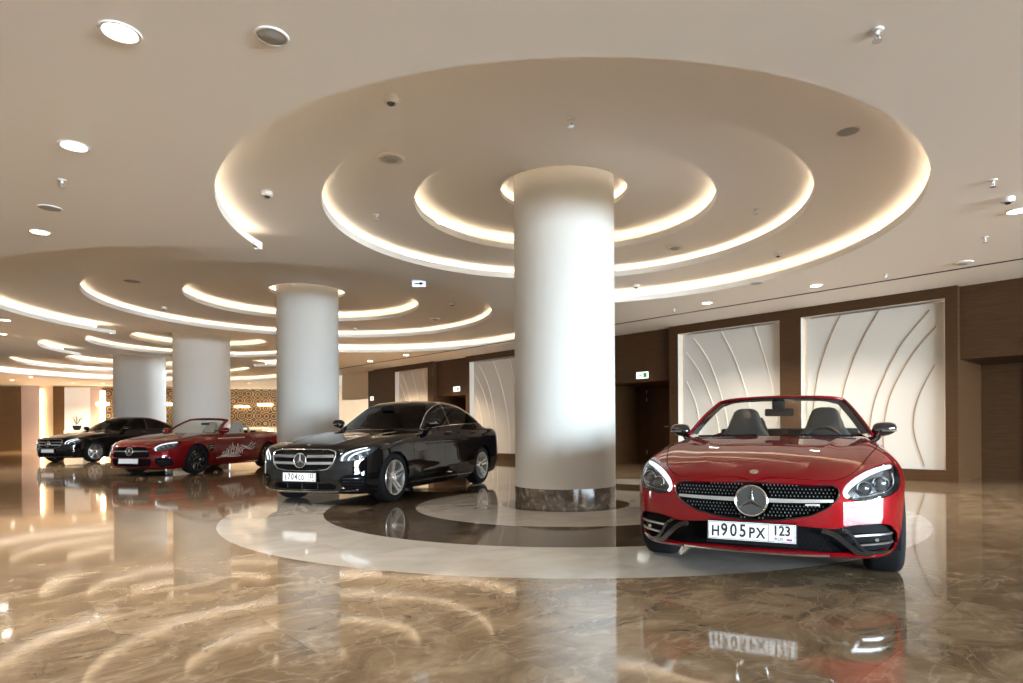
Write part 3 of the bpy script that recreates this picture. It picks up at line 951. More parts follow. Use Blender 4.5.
def surface_nets(fn, lo, hi, h):
    n = [int(math.ceil((hi[i] - lo[i]) / h)) + 1 for i in range(3)]
    ax = [lo[i] + h * np.arange(n[i]) for i in range(3)]
    S, Y, Z = np.meshgrid(*ax, indexing='ij')
    val = fn(S, Y, Z)
    neg = val < 0
    c = np.zeros([m - 1 for m in n], int)
    for dx in (0, 1):
        for dy in (0, 1):
            for dz in (0, 1):
                c += neg[dx:n[0] - 1 + dx, dy:n[1] - 1 + dy, dz:n[2] - 1 + dz]
    act = (c > 0) & (c < 8)
    idx = np.full(act.shape, -1); idx[act] = np.arange(act.sum())
    I, J, K = np.nonzero(act)
    acc = np.zeros((len(I), 3)); cnt = np.zeros(len(I))
    for axis in range(3):
        o = [a for a in range(3) if a != axis]
        for u in (0, 1):
            for v in (0, 1):
                off = [0, 0, 0]; off[o[0]] = u; off[o[1]] = v
                a = (I + off[0], J + off[1], K + off[2])
                off2 = list(off); off2[axis] += 1
                b = (I + off2[0], J + off2[1], K + off2[2])
                va, vb = val[a], val[b]
                x = (va < 0) != (vb < 0)
                t = np.where(x, va / np.where(x, va - vb, 1), 0)
                p = np.stack([I + off[0], J + off[1], K + off[2]], 1).astype(float)
                p[:, axis] += t
                acc[x] += p[x]; cnt[x] += 1
    V = acc / cnt[:, None] * h + np.array(lo)
    quads = []
    for axis in range(3):
        o = [a for a in range(3) if a != axis]
        sl_a = [slice(1, m - 1) for m in n]; sl_b = [slice(1, m - 1) for m in n]
        sl_a[axis] = slice(0, n[axis] - 1); sl_b[axis] = slice(1, n[axis])
        A, B = neg[tuple(sl_a)], neg[tuple(sl_b)]
        e = np.nonzero(A != B)
        g = [e[0] + (0 if axis == 0 else 1), e[1] + (0 if axis == 1 else 1), e[2] + (0 if axis == 2 else 1)]
        def cell(du, dv):
            q = [g[0].copy(), g[1].copy(), g[2].copy()]
            q[o[0]] = q[o[0]] - du; q[o[1]] = q[o[1]] - dv
            return idx[tuple(q)]
        q = np.stack([cell(1, 1), cell(0, 1), cell(0, 0), cell(1, 0)], 1)
        flip = A[e] if axis != 1 else ~A[e]
        q = np.where(flip[:, None], q, q[:, ::-1])
        quads.append(q)
    Q = np.vstack(quads)
    F = np.vstack([Q[:, [0, 1, 2]], Q[:, [0, 2, 3]]])
    return V, F

def gradient(fn, V, e=0.004):
    G = np.zeros_like(V)
    for a in range(3):
        d = np.zeros(3); d[a] = e
        p, q = V + d, V - d
        G[:, a] = (fn(p[:, 0], p[:, 1], p[:, 2]) - fn(q[:, 0], q[:, 1], q[:, 2])) / (2 * e)
    return G

def shell(fn, lo, hi, h):
    V, F = surface_nets(fn, lo, hi, h)
    for _ in range(4):
        G = gradient(fn, V); g2 = (G * G).sum(1) + 1e-9
        step = fn(V[:, 0], V[:, 1], V[:, 2])[:, None] * G / g2[:, None]
        l = np.linalg.norm(step, axis=1, keepdims=True)
        V = V - step * np.minimum(1, 0.4 * h / np.maximum(l, 1e-9))
    G = gradient(fn, V, 0.006)
    Nn = G / (np.linalg.norm(G, axis=1, keepdims=True) + 1e-9)
    # consistent outward winding
    a, b, c = V[F[:, 0]], V[F[:, 1]], V[F[:, 2]]
    fl = (np.cross(b - a, c - a) * (Nn[F[:, 0]] + Nn[F[:, 1]] + Nn[F[:, 2]])).sum(1) < 0
    F[fl] = F[fl][:, ::-1]
    return V, F, Nn

def smooth_poly(pts, n=8, closed=True):
    out = []
    N_p = len(pts)
    for i in range(N_p if closed else N_p - 1):
        if closed:
            p = [pts[(i + k - 1) % N_p] for k in range(4)]
        else:
            p = [pts[max(0, min(N_p - 1, i + k - 1))] for k in range(4)]
        for k in range(n):
            out.append(crom(*p, k / n))
    if not closed:
        out.append(tuple(pts[-1]))
    return out

def rounded(pts, r, n=5):
    """polygon with its corners rounded by about r"""
    out = []
    M = len(pts)
    for i in range(M):
        a, b, c = (np.array(pts[i - 1], float), np.array(pts[i], float), np.array(pts[(i + 1) % M], float))
        rr = r[i] if hasattr(r, '__len__') else r
        d1 = min(rr, 0.45 * np.linalg.norm(a - b)); d2 = min(rr, 0.45 * np.linalg.norm(c - b))
        p = b + (a - b) / np.linalg.norm(a - b) * d1; q = b + (c - b) / np.linalg.norm(c - b) * d2
        for k in range(n + 1):
            t = k / n
            out.append(tuple((1 - t)**2 * p + 2 * t * (1 - t) * b + t * t * q))
    return out

def poly_sd(poly, X, Y):
    """signed distance to a closed polygon, negative inside"""
    P_ = np.array(poly, float)
    d = np.full(X.shape, 1e9); ins = np.zeros(X.shape, bool)
    M = len(P_)
    for i in range(M):
        a, b = P_[i], P_[(i + 1) % M]
        ex, ey = b - a
        wx, wy = X - a[0], Y - a[1]
        t = np.clip((wx * ex + wy * ey) / (ex * ex + ey * ey + 1e-12), 0, 1)
        d = np.minimum(d, np.hypot(wx - ex * t, wy - ey * t))
        c = ((a[1] <= Y) & (b[1] > Y)) | ((b[1] <= Y) & (a[1] > Y))
        xi = a[0] + (Y - a[1]) / np.where(abs(ey) > 1e-12, ey, 1e-12) * ex
        ins ^= c & (X < xi)
    return np.where(ins, -d, d)

def boundary_edges(F):
    E = np.vstack([F[:, [0, 1]], F[:, [1, 2]], F[:, [2, 0]]])
    S = np.sort(E, 1)
    key = S[:, 0].astype(np.int64) * 10**8 + S[:, 1]
    u, inv, cnt = np.unique(key, return_inverse=True, return_counts=True)
    return E[cnt[inv] == 1]

class Car:
    def __init__(self, fn, lo, hi, h, L_):
        self.fn, self.len = fn, L_
        self.V, self.F, self.N = shell(fn, lo, hi, h)
    def phi_front(self, poly, smaxx=1.2, both=False, s_lo=-1):
        V = self.V
        y = np.abs(V[:, 1]) if both else V[:, 1]
        return np.maximum(poly_sd(poly, y, V[:, 2]), np.maximum(V[:, 0] - smaxx, s_lo - V[:, 0]))
    def phi_side(self, poly, ymin=0.3, side=0):
        V = self.V
        yy = np.abs(V[:, 1]) if side == 0 else V[:, 1] * side
        return np.maximum(poly_sd(poly, V[:, 0], V[:, 2]), ymin - yy)
    def phi_top(self, poly, zmin=0.5, both=True):
        V = self.V
        y = np.abs(V[:, 1]) if both else V[:, 1]
        return np.maximum(poly_sd(poly, V[:, 0], y), zmin - V[:, 2])
    def cut(self, phi, gap=0.0):
        """remove the inside of phi from the shell and return it; gap leaves a dark shut line"""
        ins, out = iso_split(self.V, self.F, phi + gap, self.N)
        if gap > 0:
            # take a hair-wide strip away between both parts
            V, F, Nn = out
            ph = self._rephi(V)
            _a, out = iso_split(V, F, ph - gap, Nn)
        self.V, self.F, self.N = out
        return ins
    def take(self, kind, poly, gap=0.0, **kw):
        f = {'front': self.phi_front, 'side': self.phi_side, 'top': self.phi_top}[kind]
        phi = f(poly, **kw)
        ins, out = iso_split(self.V, self.F, phi + gap, self.N)
        self.V, self.F, self.N = out
        if gap > 0:
            phi = f(poly, **kw)
            _x, out = iso_split(self.V, self.F, phi - gap, self.N)
            self.V, self.F, self.N = out
        return ins
    def remove_circle(self, s, z, r, ymin=0.35):
        V = self.V
        phi = np.maximum(np.hypot(V[:, 0] - s, V[:, 2] - z) - r, ymin - np.abs(V[:, 1]))
        ins, out = iso_split(V, self.F, phi, self.N)
        self.V, self.F, self.N = out
        return ins
    # --- projections on the full implicit surface
    def hit(self, o, d, tmax=3.0, n=260):
        o = np.array(o, float); d = np.array(d, float)
        ts = np.linspace(0, tmax, n)
        p = o[None] + ts[:, None] * d[None]
        v = self.fn(p[:, 0], p[:, 1], p[:, 2])
        k = np.nonzero(v < 0)[0]
        if len(k) == 0 or k[0] == 0:
            return o + d * tmax
        a, b = ts[k[0] - 1], ts[k[0]]
        for _ in range(30):
            m = 0.5 * (a + b); q = o + d * m
            if self.fn(q[0:1], q[1:2], q[2:3])[0] < 0:
                b = m
            else:
                a = m
        return o + d * b
    def nrm(self, p):
        g = gradient(self.fn, np.array([p], float))[0]
        return g / (np.linalg.norm(g) + 1e-9)
    def front(self, y, z, off=0.0):
        p = self.hit((-0.4, y, z), (1, 0, 0), 2.5)
        return p + self.nrm(p) * off
    def side(self, s, z, sgn, off=0.0):
        p = self.hit((s, 1.3 * sgn, z), (0, -sgn, 0), 1.3)
        return p + self.nrm(p) * off
    def top(self, s, y, off=0.0):
        p = self.hit((s, y, 1.8), (0, 0, -1), 1.8)
        return p + self.nrm(p) * off

def patch(name, part, m, parent, off=0.0, depth=0.0, axis=None):
    """surface piece as an object; depth > 0 gives it an inner rim so it has real thickness"""
    V, F, Nn = part
    if len(F) == 0:
        return None
    V = V + Nn * off
    if depth:
        be = boundary_edges(F)
        d = -Nn * depth if axis is None else np.tile(np.array(axis, float) * depth, (len(V), 1))
        ids = np.unique(be)
        mp = np.full(len(V), -1); mp[ids] = np.arange(len(ids)) + len(V)
        V2 = np.vstack([V, V[ids] + d[ids]])
        q = np.stack([be[:, 1], be[:, 0], mp[be[:, 0]], mp[be[:, 1]]], 1)
        faces = F.tolist() + q.tolist()
        # inner rim normals point across the gap; keep surface normals for the skin
        me = bpy.data.meshes.new(name)
        me.from_pydata(V2.tolist(), [], faces); me.update()
        nn = []
        nf = len(F)
        vn = np.vstack([Nn, Nn[ids]])
        me.polygons.foreach_set('use_smooth', [True] * len(me.polygons))
        loops = []
        for p in me.polygons:
            for vi in p.vertices:
                loops.append(tuple(vn[vi]) if p.index < nf else tuple(p.normal))
        me.normals_split_custom_set(loops)
        me.materials.append(m)
        o = bpy.data.objects.new(name, me); C.objects.link(o); o.parent = parent
        return o
    return mesh_obj(name, V, F, m, parent, True, Nn)

def recess(name, part, m, parent, depth, axis=(1, 0, 0), shrink=0.0):
    """cavity behind a cut-out: pushed-back floor plus side walls"""
    V, F, Nn = part
    d = np.array(axis, float) * depth
    c = V.mean(0)
    W = V + d
    if shrink:
        W[:, 1:] = c[1:] + (W[:, 1:] - c[1:]) * (1 - shrink)
    be = boundary_edges(F)
    n = len(V)
    faces = (F + n).tolist() + [(a, b, b + n, a + n) for a, b in be.tolist()]
    return mesh_obj(name, np.vstack([V, W]), faces, m, parent, True, None, 0.5)

def ribbon(mb, pts, nrm, w, t):
    """flat strip with thickness t lying along pts with surface normals nrm"""
    pts = [np.array(p, float) for p in pts]
    n = len(pts)
    vs = []
    for i in range(n):
        tg = pts[min(i + 1, n - 1)] - pts[max(i - 1, 0)]
        tg = tg / (np.linalg.norm(tg) + 1e-9)
        nn = np.array(nrm[i], float)
        sd = np.cross(tg, nn); sd /= (np.linalg.norm(sd) + 1e-9)
        ww = w[i] if hasattr(w, '__len__') else w
        vs += [pts[i] - sd * ww / 2, pts[i] + sd * ww / 2, pts[i] + sd * ww / 2 + nn * t, pts[i] - sd * ww / 2 + nn * t]
    fs = []
    for i in range(n - 1):
        for k in range(4):
            fs.append((i * 4 + k, i * 4 + (k + 1) % 4, i * 4 + 4 + (k + 1) % 4, i * 4 + 4 + k))
    fs += [(3, 2, 1, 0), tuple((n - 1) * 4 + k for k in range(4))]
    return mb.add(vs, fs)

# ---- shared materials
def paint(name, base, metal, rough=0.32, coat=1.0):
    m = mat(name, base, rough, metal, spec=0.0, coat=coat, coat_rough=0.012)
    return m
M_red = paint('red_paint', (0.18, 0.0016, 0.005), 0.25, 0.45)
M_pin = mat('pin_silver', (0.45, 0.46, 0.47), 0.45, metal=0.7)
M_dred = paint('dark_red_paint', (0.14, 0.002, 0.004), 0.25, 0.45)
M_blackpaint = paint('black_paint', (0.003, 0.003, 0.0035), 0.0, 0.5)
M_mesh = mat('grille_mesh', (0.004, 0.004, 0.005), 0.7, spec=0.08)
M_tyre = mat('tyre_rubber', (0.009, 0.009, 0.010), 0.8, spec=0.1)
M_dark = mat('dark_trim', (0.007, 0.007, 0.008), 0.7, spec=0.12)
M_leather = mat('black_leather', (0.012, 0.014, 0.015), 0.6, spec=0.3)
M_greyleather = mat('grey_leather', (0.30, 0.30, 0.29), 0.5)
M_lens = clear_glass('lamp_lens', (0.96, 0.98, 1.0), 0.8)
M_wind = clear_glass('windscreen_glass', (0.88, 0.92, 0.90), 0.12)
M_tint = clear_glass('tinted_glass', (0.07, 0.07, 0.07), 0.6)
M_lampin = mat('lamp_bowl', (0.16, 0.17, 0.18), 0.22, metal=0.8)
M_drl = mat('daylight_tube', (0.85, 0.9, 0.95), 0.25, emis=(0.85, 0.93, 1.0), estr=0.55)
M_plate = mat('plate_white', (0.78, 0.80, 0.82), 0.45)
M_char = mat('plate_black', (0.01, 0.01, 0.012), 0.5)
M_mirror = mat('mirror_glass', (0.75, 0.78, 0.8), 0.03, metal=1.0)

def star_emblem(parent, p, nrm, R, m=None, name='star_emblem'):
    """three pointed star in a ring, standing on point p and facing nrm"""
    m = m or M_chrome
    nrm = Vector(nrm).normalized()
    up = Vector((0, 0, 1)); right = up.cross(nrm).normalized(); up = nrm.cross(right).normalized()
    M = Matrix((right, up, nrm)).transposed().to_4x4(); M.translation = Vector(p)
    b = MB()
    ring = [(R * 1.0, 0.0), (R * 1.0, R * 0.10), (R * 0.95, R * 0.16), (R * 0.88, R * 0.10), (R * 0.88, 0.0)]
    b.lathe(ring, 48)
    # star: each arm is a long thin pyramid ridge
    vs = [(0, 0, R * 0.30)]
    tips, roots = [], []
    for k in range(3):
        a = PI / 2 + 2 * PI * k / 3
        tips.append((R * 0.92 * math.cos(a), R * 0.92 * math.sin(a), R * 0.06))
        a2 = a + PI / 3
        roots.append((R * 0.17 * math.cos(a2), R * 0.17 * math.sin(a2), R * 0.05))
    vs += tips + roots
    fs = []
    for k in range(3):
        fs.append((0, 1 + k, 4 + k)); fs.append((0, 4 + (k - 1) % 3, 1 + k))
    b.add(vs, fs)
    b.xform(M)
    o = b.build(name, m, parent, False)
    bd = MB().lathe([(0, 0.0), (R * 0.9, 0.0)], 40)
    bd.xform(M)
    bd.build('emblem_disc', M_gloss_black, o)
    return o

def plate(parent, p, nrm, main, region, w=0.52, h=0.112, blank=False, name='licence_plate'):
    nrm = Vector(nrm).normalized()
    up = Vector((0, 0, 1)); right = up.cross(nrm).normalized(); up = nrm.cross(right).normalized()
    M = Matrix((right, up, nrm)).transposed().to_4x4(); M.translation = Vector(p)
    fr = MB().box((-w / 2 - 0.008, -h / 2 - 0.022, -0.012), (w / 2 + 0.008, h / 2 + 0.006, 0.0))
    fr.xform(M); f = fr.build(name, M_black, parent)
    b = MB().box((-w / 2, -h / 2, 0.0), (w / 2, h / 2, 0.004)); b.xform(M)
    b.build('plate_face', M_plate, f)
    e = MB()
    for (x0, y0, x1, y1) in ((-w / 2 + .004, -h / 2 + .004, w / 2 - .004, -h / 2 + .007), (-w / 2 + .004, h / 2 - .007, w / 2 - .004, h / 2 - .004), (-w / 2 + .004, -h / 2 + .007, -w / 2 + .007, h / 2 - .007), (w / 2 - .007, -h / 2 + .007, w / 2 - .004, h / 2 - .007)):
        e.box((x0, y0, 0.004), (x1, y1, 0.0052))
    if not blank:
        e.box((w * 0.195, -h / 2 + .007, 0.004), (w * 0.20, h / 2 - .007, 0.0052))
    e.xform(M); e.build('plate_border', M_char, f)
    if blank:
        return f
    x = -w * 0.46
    span = w * 0.62
    glyphs = list(main)
    wid = [1.0 if ch.isdigit() else 0.92 for ch in glyphs]
    tot = sum(wid)
    for ch, ww in zip(glyphs, wid):
        cx = x + span * ww / tot / 2
        big = ch.isdigit()
        sz = h * (0.98 if big else 0.80)
        T = M @ Matrix.Translation((cx, -h * (0.0 if big else 0.07), 0.0045))
        text_obj("character", ch, sz, T, M_char, f, 0.0007, sx=0.78 if big else (0.66 if ch in 'OC' else 0.80), bold=0.0022)
        x += span * ww / tot
    T = M @ Matrix.Translation((w * 0.345, h * 0.12, 0.0045))
    text_obj('region_number', region, h * 0.72, T, M_char, f, 0.0007, sx=0.86, bold=0.0018)
    T = M @ Matrix.Translation((w * 0.315, -h * 0.31, 0.0045))
    text_obj('country_code', 'RUS', h * 0.26, T, M_char, f, 0.0007)
    for k, c in enumerate(((0.85, 0.85, 0.85), (0.03, 0.08, 0.5), (0.65, 0.02, 0.03))):
        b = MB().box((w * 0.40, -h * 0.29 - (k - 1) * h * 0.058 - h * 0.03, 0.0045), (w * 0.46, -h * 0.29 - (k - 1) * h * 0.058 + h * 0.03, 0.0055)); b.xform(M)
        b.build('flag_stripe', mat('flag_%d' % k, c, 0.5), f)
    return f

def tyre_profile(R, w, rim):
    hw = w / 2
    return [(rim, -hw * 0.80), (rim + 0.012, -hw * 0.95), ((R + rim) / 2, -hw * 1.02), (R - 0.022, -hw * 0.93), (R - 0.006, -hw * 0.80), (R, -hw * 0.55),
            (R, hw * 0.55), (R - 0.006, hw * 0.80), (R - 0.022, hw * 0.93), ((R + rim) / 2, hw * 1.02), (rim + 0.012, hw * 0.95), (rim, hw * 0.80)]

def wheel(parent, s, y, z, R, w, rimr, style, m_rim, sgn):
    """sgn = +1 for the car's right side (outer face towards +y)"""
    b = MB()
    hw = w / 2
    of = hw * 0.86 * sgn
    # rim barrel and outer lip
    b.lathe([(rimr, hw * 0.92 * sgn), (rimr - 0.004, hw * 0.97 * sgn), (rimr - 0.016, hw * 0.95 * sgn), (rimr - 0.022, hw * 0.75 * sgn), (rimr - 0.03, -hw * 0.8 * sgn)], 48, 'y')
    def spoke(a0, a1, r0, r1, w0, w1, th=0.03, dish=0.035):
        # straight arm from (r0, a0) to (r1, a1)
        p0 = Vector((r0 * math.cos(a0), 0, r0 * math.sin(a0))); p1 = Vector((r1 * math.cos(a1), 0, r1 * math.sin(a1)))
        d = (p1 - p0).normalized(); n = Vector((-d.z, 0, d.x))
        yo0, yo1 = of - sgn * dish, of
        q = []
        for p, ww, yo, bk in ((p0, w0, yo0, 1), (p1, w1, yo1, 1)):
            q.append([p + n * ww / 2 * 0.7 + Vector((0, yo, 0)), p - n * ww / 2 * 0.7 + Vector((0, yo, 0)),
                      p - n * ww / 2 + Vector((0, yo - sgn * th, 0)), p + n * ww / 2 + Vector((0, yo - sgn * th, 0))])
        vs = q[0] + q[1]
        b.add(vs, [(0, 1, 5, 4), (1, 2, 6, 5), (2, 3, 7, 6), (3, 0, 4, 7), (0, 3, 2, 1), (4, 5, 6, 7)])
    rh = 0.075
    if style == 'twin':
        for k in range(5):
            a = PI / 2 + 2 * PI * k / 5
            for e in (-1, 1):
                spoke(a + e * 0.34, a + e * 0.17, rh * 0.95, rimr - 0.014, 0.040, 0.034)
    elif style == 'multi':
        for k in range(10):
            a = PI / 2 + 2 * PI * k / 10
            spoke(a, a, rh * 0.9, rimr - 0.014, 0.034, 0.028)
    else:
        for k in range(5):
            a = PI / 2 + 2 * PI * k / 5
            spoke(a, a, rh * 0.8, rimr - 0.014, 0.075, 0.060)
    b.lathe([(0.0, of - sgn * 0.022), (0.035, of - sgn * 0.022), (rh, of - sgn * 0.034), (rh, of - sgn * 0.07)], 32, 'y')
    M = Matrix.Translation((s, y, z))
    b.xform(M)
    o = b.build('wheel', m_rim, parent, True, 0.5)
    t = MB().lathe(tyre_profile(R, w, rimr), 64, 'y')
    t.xform(M); t.build('tyre', M_tyre, o, True, 0.9)
    # tread grooves read as darker sipes: cut as shallow ribs
    d = MB().lathe([(0.02, -0.012), (rimr * 0.80, -0.012), (rimr * 0.80, 0.012), (0.02, 0.012)], 40, 'y', (0, of - sgn * 0.10, 0), True)
    d.xform(M); d.build('brake_disc', mat('disc_steel', (0.30, 0.30, 0.31), 0.35, metal=1.0) if 'disc_steel' not in bpy.data.materials else bpy.data.materials['disc_steel'], o, True, 0.5)
    c = MB()
    A = [PI * 0.82 + k * 0.08 for k in range(9)]
    vs = [((rr) * math.cos(a), of - sgn * 0.10 + yy, rr * math.sin(a)) for a in A for rr, yy in ((rimr * 0.52, sgn * 0.03), (rimr * 0.86, sgn * 0.03), (rimr * 0.86, -sgn * 0.03), (rimr * 0.52, -sgn * 0.03))]
    fs = [(i * 4 + k, i * 4 + (k + 1) % 4, i * 4 + 4 + (k + 1) % 4, i * 4 + 4 + k) for i in range(8) for k in range(4)] + [(0, 1, 2, 3), (35, 34, 33, 32)]
    c.add(vs, fs).xform(M); c.build('brake_caliper', M_dark, o)
    h = MB().lathe([(0, of - sgn * 0.016), (0.028, of - sgn * 0.016), (0.034, of - sgn * 0.024)], 24, 'y')
    h.xform(M); h.build('hub_cap', M_chrome if m_rim is not M_gloss_black else M_dark, o)
    return o

def wheel_arch(car, parent, s, z, r, y0, y1):
    """dark liner drum inside each wheel opening"""
    for sg in (-1, 1):
        b = MB()
        n = 40
        vs = []
        for k in range(n + 1):
            a = -0.35 + (PI + 0.7) * k / n
            for y in (y0, y1):
                vs.append((s + r * math.cos(a), sg * y, z + r * math.sin(a)))
        b.add(vs, [(2 * k, 2 * k + 1, 2 * k + 3, 2 * k + 2) for k in range(n)])
        b.add([vs[2 * k] for k in range(n + 1)], [tuple(range(n + 1))])
        b.build('wheel_arch_liner', M_dark, parent)

def seat(parent, s, y, z, m, m2=None, hh=0.86, sport=True, name='seat'):
    """bucket seat with integrated headrest; s is the hip point, faces -s"""
    # backrest as lofted sections from bottom to top: (height, half width, thickness, lean)
    secs = [(0.0, 0.25, 0.13), (0.15, 0.265, 0.14), (0.35, 0.265, 0.13), (0.50, 0.23, 0.115), (0.58, 0.175, 0.10), (0.64, 0.155, 0.095), (hh - 0.09, 0.140, 0.085), (hh - 0.035, 0.118, 0.07), (hh - 0.010, 0.085, 0.05), (hh, 0.045, 0.025)]
    n = 24
    vs, fs = [], []
    for h, hw, th in secs:
        for k in range(n):
            a = 2 * PI * k / n
            ca, sa = math.cos(a), math.sin(a)
            e = 0.6
            yy = hw * math.copysign(abs(ca)**e, ca)
            xx = th * math.copysign(abs(sa)**e, sa)
            if sport and sa < 0:
                xx += 0.05 * (1 - abs(ca)) * (1 if h < 0.5 else 0.3)
            vs.append((s + 0.30 * h + xx, y + yy, z + h))
    for i in range(len(secs) - 1):
        for k in range(n):
            fs.append((i * n + k, i * n + (k + 1) % n, (i + 1) * n + (k + 1) % n, (i + 1) * n + k))
    fs += [tuple(range(n - 1, -1, -1)), tuple((len(secs) - 1) * n + k for k in range(n))]
    o = mesh_obj(name, vs, fs, m, parent, True, None, 0.9)
    c = MB()
    vs = []
    for x, hw, zt in ((-0.50, 0.22, 0.02), (-0.46, 0.25, 0.07), (-0.1, 0.26, 0.03), (0.08, 0.25, 0.02)):
        for yy, zz in ((-hw, -0.12), (hw, -0.12), (hw, zt + 0.03), (hw * 0.6, zt), (-hw * 0.6, zt), (-hw, zt + 0.03)):
            vs.append((s + x, y + yy, z + zz))
    fs = [(i * 6 + k, i * 6 + (k + 1) % 6, i * 6 + 6 + (k + 1) % 6, i * 6 + 6 + k) for i in range(3) for k in range(6)] + [(5, 4, 3, 2, 1, 0), tuple(18 + k for k in range(6))]
    c.add(vs, fs).build('seat_cushion', m, o, True, 0.9)
    if m2 is not None:
        st = MB()
        for sg in (-1, 1):
            st.tube([(s - 0.06 + 0.3 * h, y + sg * hw, z + h) for h, hw in ((0.1, 0.23), (0.3, 0.235), (0.5, 0.20), (0.6, 0.16))], 0.012, 6)
        st.build('seat_piping', m2, o)
    return o

def steering_wheel(parent, s, y, z, R=0.185):
    t = MB()
    pts = [(s + 0.10 * math.sin(a) * 0.9, y + R * math.cos(a), z + R * math.sin(a) * 0.92) for a in np.linspace(0, 2 * PI, 33)[:-1]]
    t.tube(pts, 0.016, 8, closed=True)
    o = t.build('steering_wheel', M_leather, parent, True)
    h = MB()
    h.lathe([(0, -0.03), (0.06, -0.03), (0.075, 0.0), (0.05, 0.05), (0, 0.05)], 20, 'x', (s, y, z - 0.01))
    for a in (0.15, PI - 0.15, -PI / 2):
        h.tube([(s, y, z - 0.01), (s + 0.09 * math.sin(a), y + R * math.cos(a), z + R * math.sin(a) * 0.92)], 0.014, 6)
    h.build('steering_hub', M_dark, o, True)
    return o

def door_mirror(car, parent, s, z, sg, m_cap, sc_=1.0):
    """wing mirror on its stalk: sits on the door shoulder"""
    base = car.side(s, z, sg)
    b = MB()
    p0 = Vector(base)
    # stalk
    b.tube([p0 - Vector((0, sg * 0.03, 0.0)), p0 + Vector((0.0, sg * 0.025 * sc_, 0.04 * sc_)), p0 + Vector((-0.01, sg * 0.055 * sc_, 0.09 * sc_))], [0.036, 0.026, 0.022], 10)
    st = b.build('door_mirror', m_cap, parent, True)
    # shell: superellipsoid lofted from the inner end outwards, flat face to the rear
    c = p0 + Vector((-0.01, sg * 0.090 * sc_, 0.125 * sc_))
    vs, fs = [], []
    nu, nv = 18, 20
    for i in range(nu + 1):
        u = -1 + 2 * i / nu
        w = max(1e-3, (1 - abs(u)**3.0))**(1 / 2.4)
        hz = 0.074 * sc_ * w * (1.0 - 0.18 * u)
        hx = 0.085 * sc_ * w
        for k in range(nv):
            a = 2 * PI * k / nv
            ca, sa = math.cos(a), math.sin(a)
            x = hx * ca if ca < 0 else 0.045 * sc_ * ca * w
            vs.append((c.x + x + 0.03 * (u + 1) * 0.5, c.y + sg * u * 0.118 * sc_, c.z + hz * sa + 0.012 * u))
    for i in range(nu):
        for k in range(nv):
            fs.append((i * nv + k, i * nv + (k + 1) % nv, (i + 1) * nv + (k + 1) % nv, (i + 1) * nv + k))
    mesh_obj('mirror_shell', vs, fs, m_cap, st, True, None, 0.9)
    g = MB()
    n = 24
    g.add([(c.x + 0.047 * sc_ + 0.015, c.y + sg * 0.095 * sc_ * math.copysign(abs(math.cos(a))**0.7, math.cos(a)), c.z + 0.056 * sc_ * math.copysign(abs(math.sin(a))**0.7, math.sin(a))) for a in np.linspace(0, 2 * PI, n, endpoint=False)], [tuple(range(n))])
    g.build('mirror_glass', M_mirror, st)
    # turn signal strip on the cap
    i_ = MB()
    i_.tube([(c.x - 0.085 * sc_ * (1 - abs(u)**3)**(1 / 2.4) + 0.03 * (u + 1) * 0.5 - 0.002, c.y + sg * u * 0.118 * sc_, c.z - 0.012) for u in np.linspace(-0.2, 0.92, 8)], 0.006, 6)
    i_.build('indicator_strip', M_satin, st)
    return st

def lamp(car, parent, part, name='headlight', depth=0.07, axis=(1, 0, 0), bowl=None):
    """cut-out turned into a lamp: bowl behind, clear lens flush with the skin"""
    r = recess(name, part, bowl or M_lampin, parent, depth, axis, 0.12)
    patch('lamp_lens', part, M_lens, r, 0.001)
    return r
# ------------------------------------------------------------------ body functions
def make_fn(q):
    """implicit shell: side walls, bonnet/deck, nose, tail and underside blended by smooth maximum"""
    w, sec, tc, td = q['w'], q['sec'], q['tc'], q['td']
    pf, vf, pr, vr, bz = q['pf'], q['vf'], q['pr'], q['vr'], q['bz']
    fb, Ln = q['fb'], q['L']
    wheels = q['wheels']
    def fn(s, y, z):
        ay = np.sqrt(y * y + 1e-6)
        W = w(s) - sec(z)
        for sw, zw, amp in wheels:
            W = W + amp * np.exp(-((s - sw) / 0.40)**2) * np.exp(-((z - zw - 0.12) / 0.30)**2)
        for zl, s0, s1, amp, k in q.get('lines', []):
            # swage line: skin steps outwards below, sharp above
            d = z - (zl[0] + (zl[1] - zl[0]) * (s - s0) / (s1 - s0))
            fade = np.clip((s - s0) / 0.35, 0, 1) * np.clip((s1 - s) / 0.35, 0, 1)
            W = W + amp * fade * np.exp(-np.abs(d) / k)
        side = (ay - W) / np.sqrt(1.0 + 0.04)
        T = tc(s) - td(s) * (ay / 0.8)**2 + fb(s) * np.exp(-((ay - q['fy']) / 0.15)**2)
        for y0, y1, s0, s1, amp, k in q.get('ridges', []):
            d = ay - (y0 + (y1 - y0) * (s - s0) / (s1 - s0))
            fade = np.clip((s - s0) / 0.3, 0, 1) * np.clip((s1 - s) / 0.2, 0, 1)
            T = T + amp * fade * np.exp(-np.abs(d) / k)
        top = (z - T) * 0.97
        front = (pf(ay) + vf(z) - s) * 0.8
        rear = (s - (Ln - pr(ay) - vr(z))) * 0.8
        bot = bz(s) - z
        g = smax(side, top, q.get('kt', 0.10))
        g = smax(g, smax(front, rear, 0.02), q.get('kf', 0.08))
        g = smax(g, bot, 0.05)
        if 'extra' in q:
            g = q['extra'](s, y, z, g)
        return g
    return fn

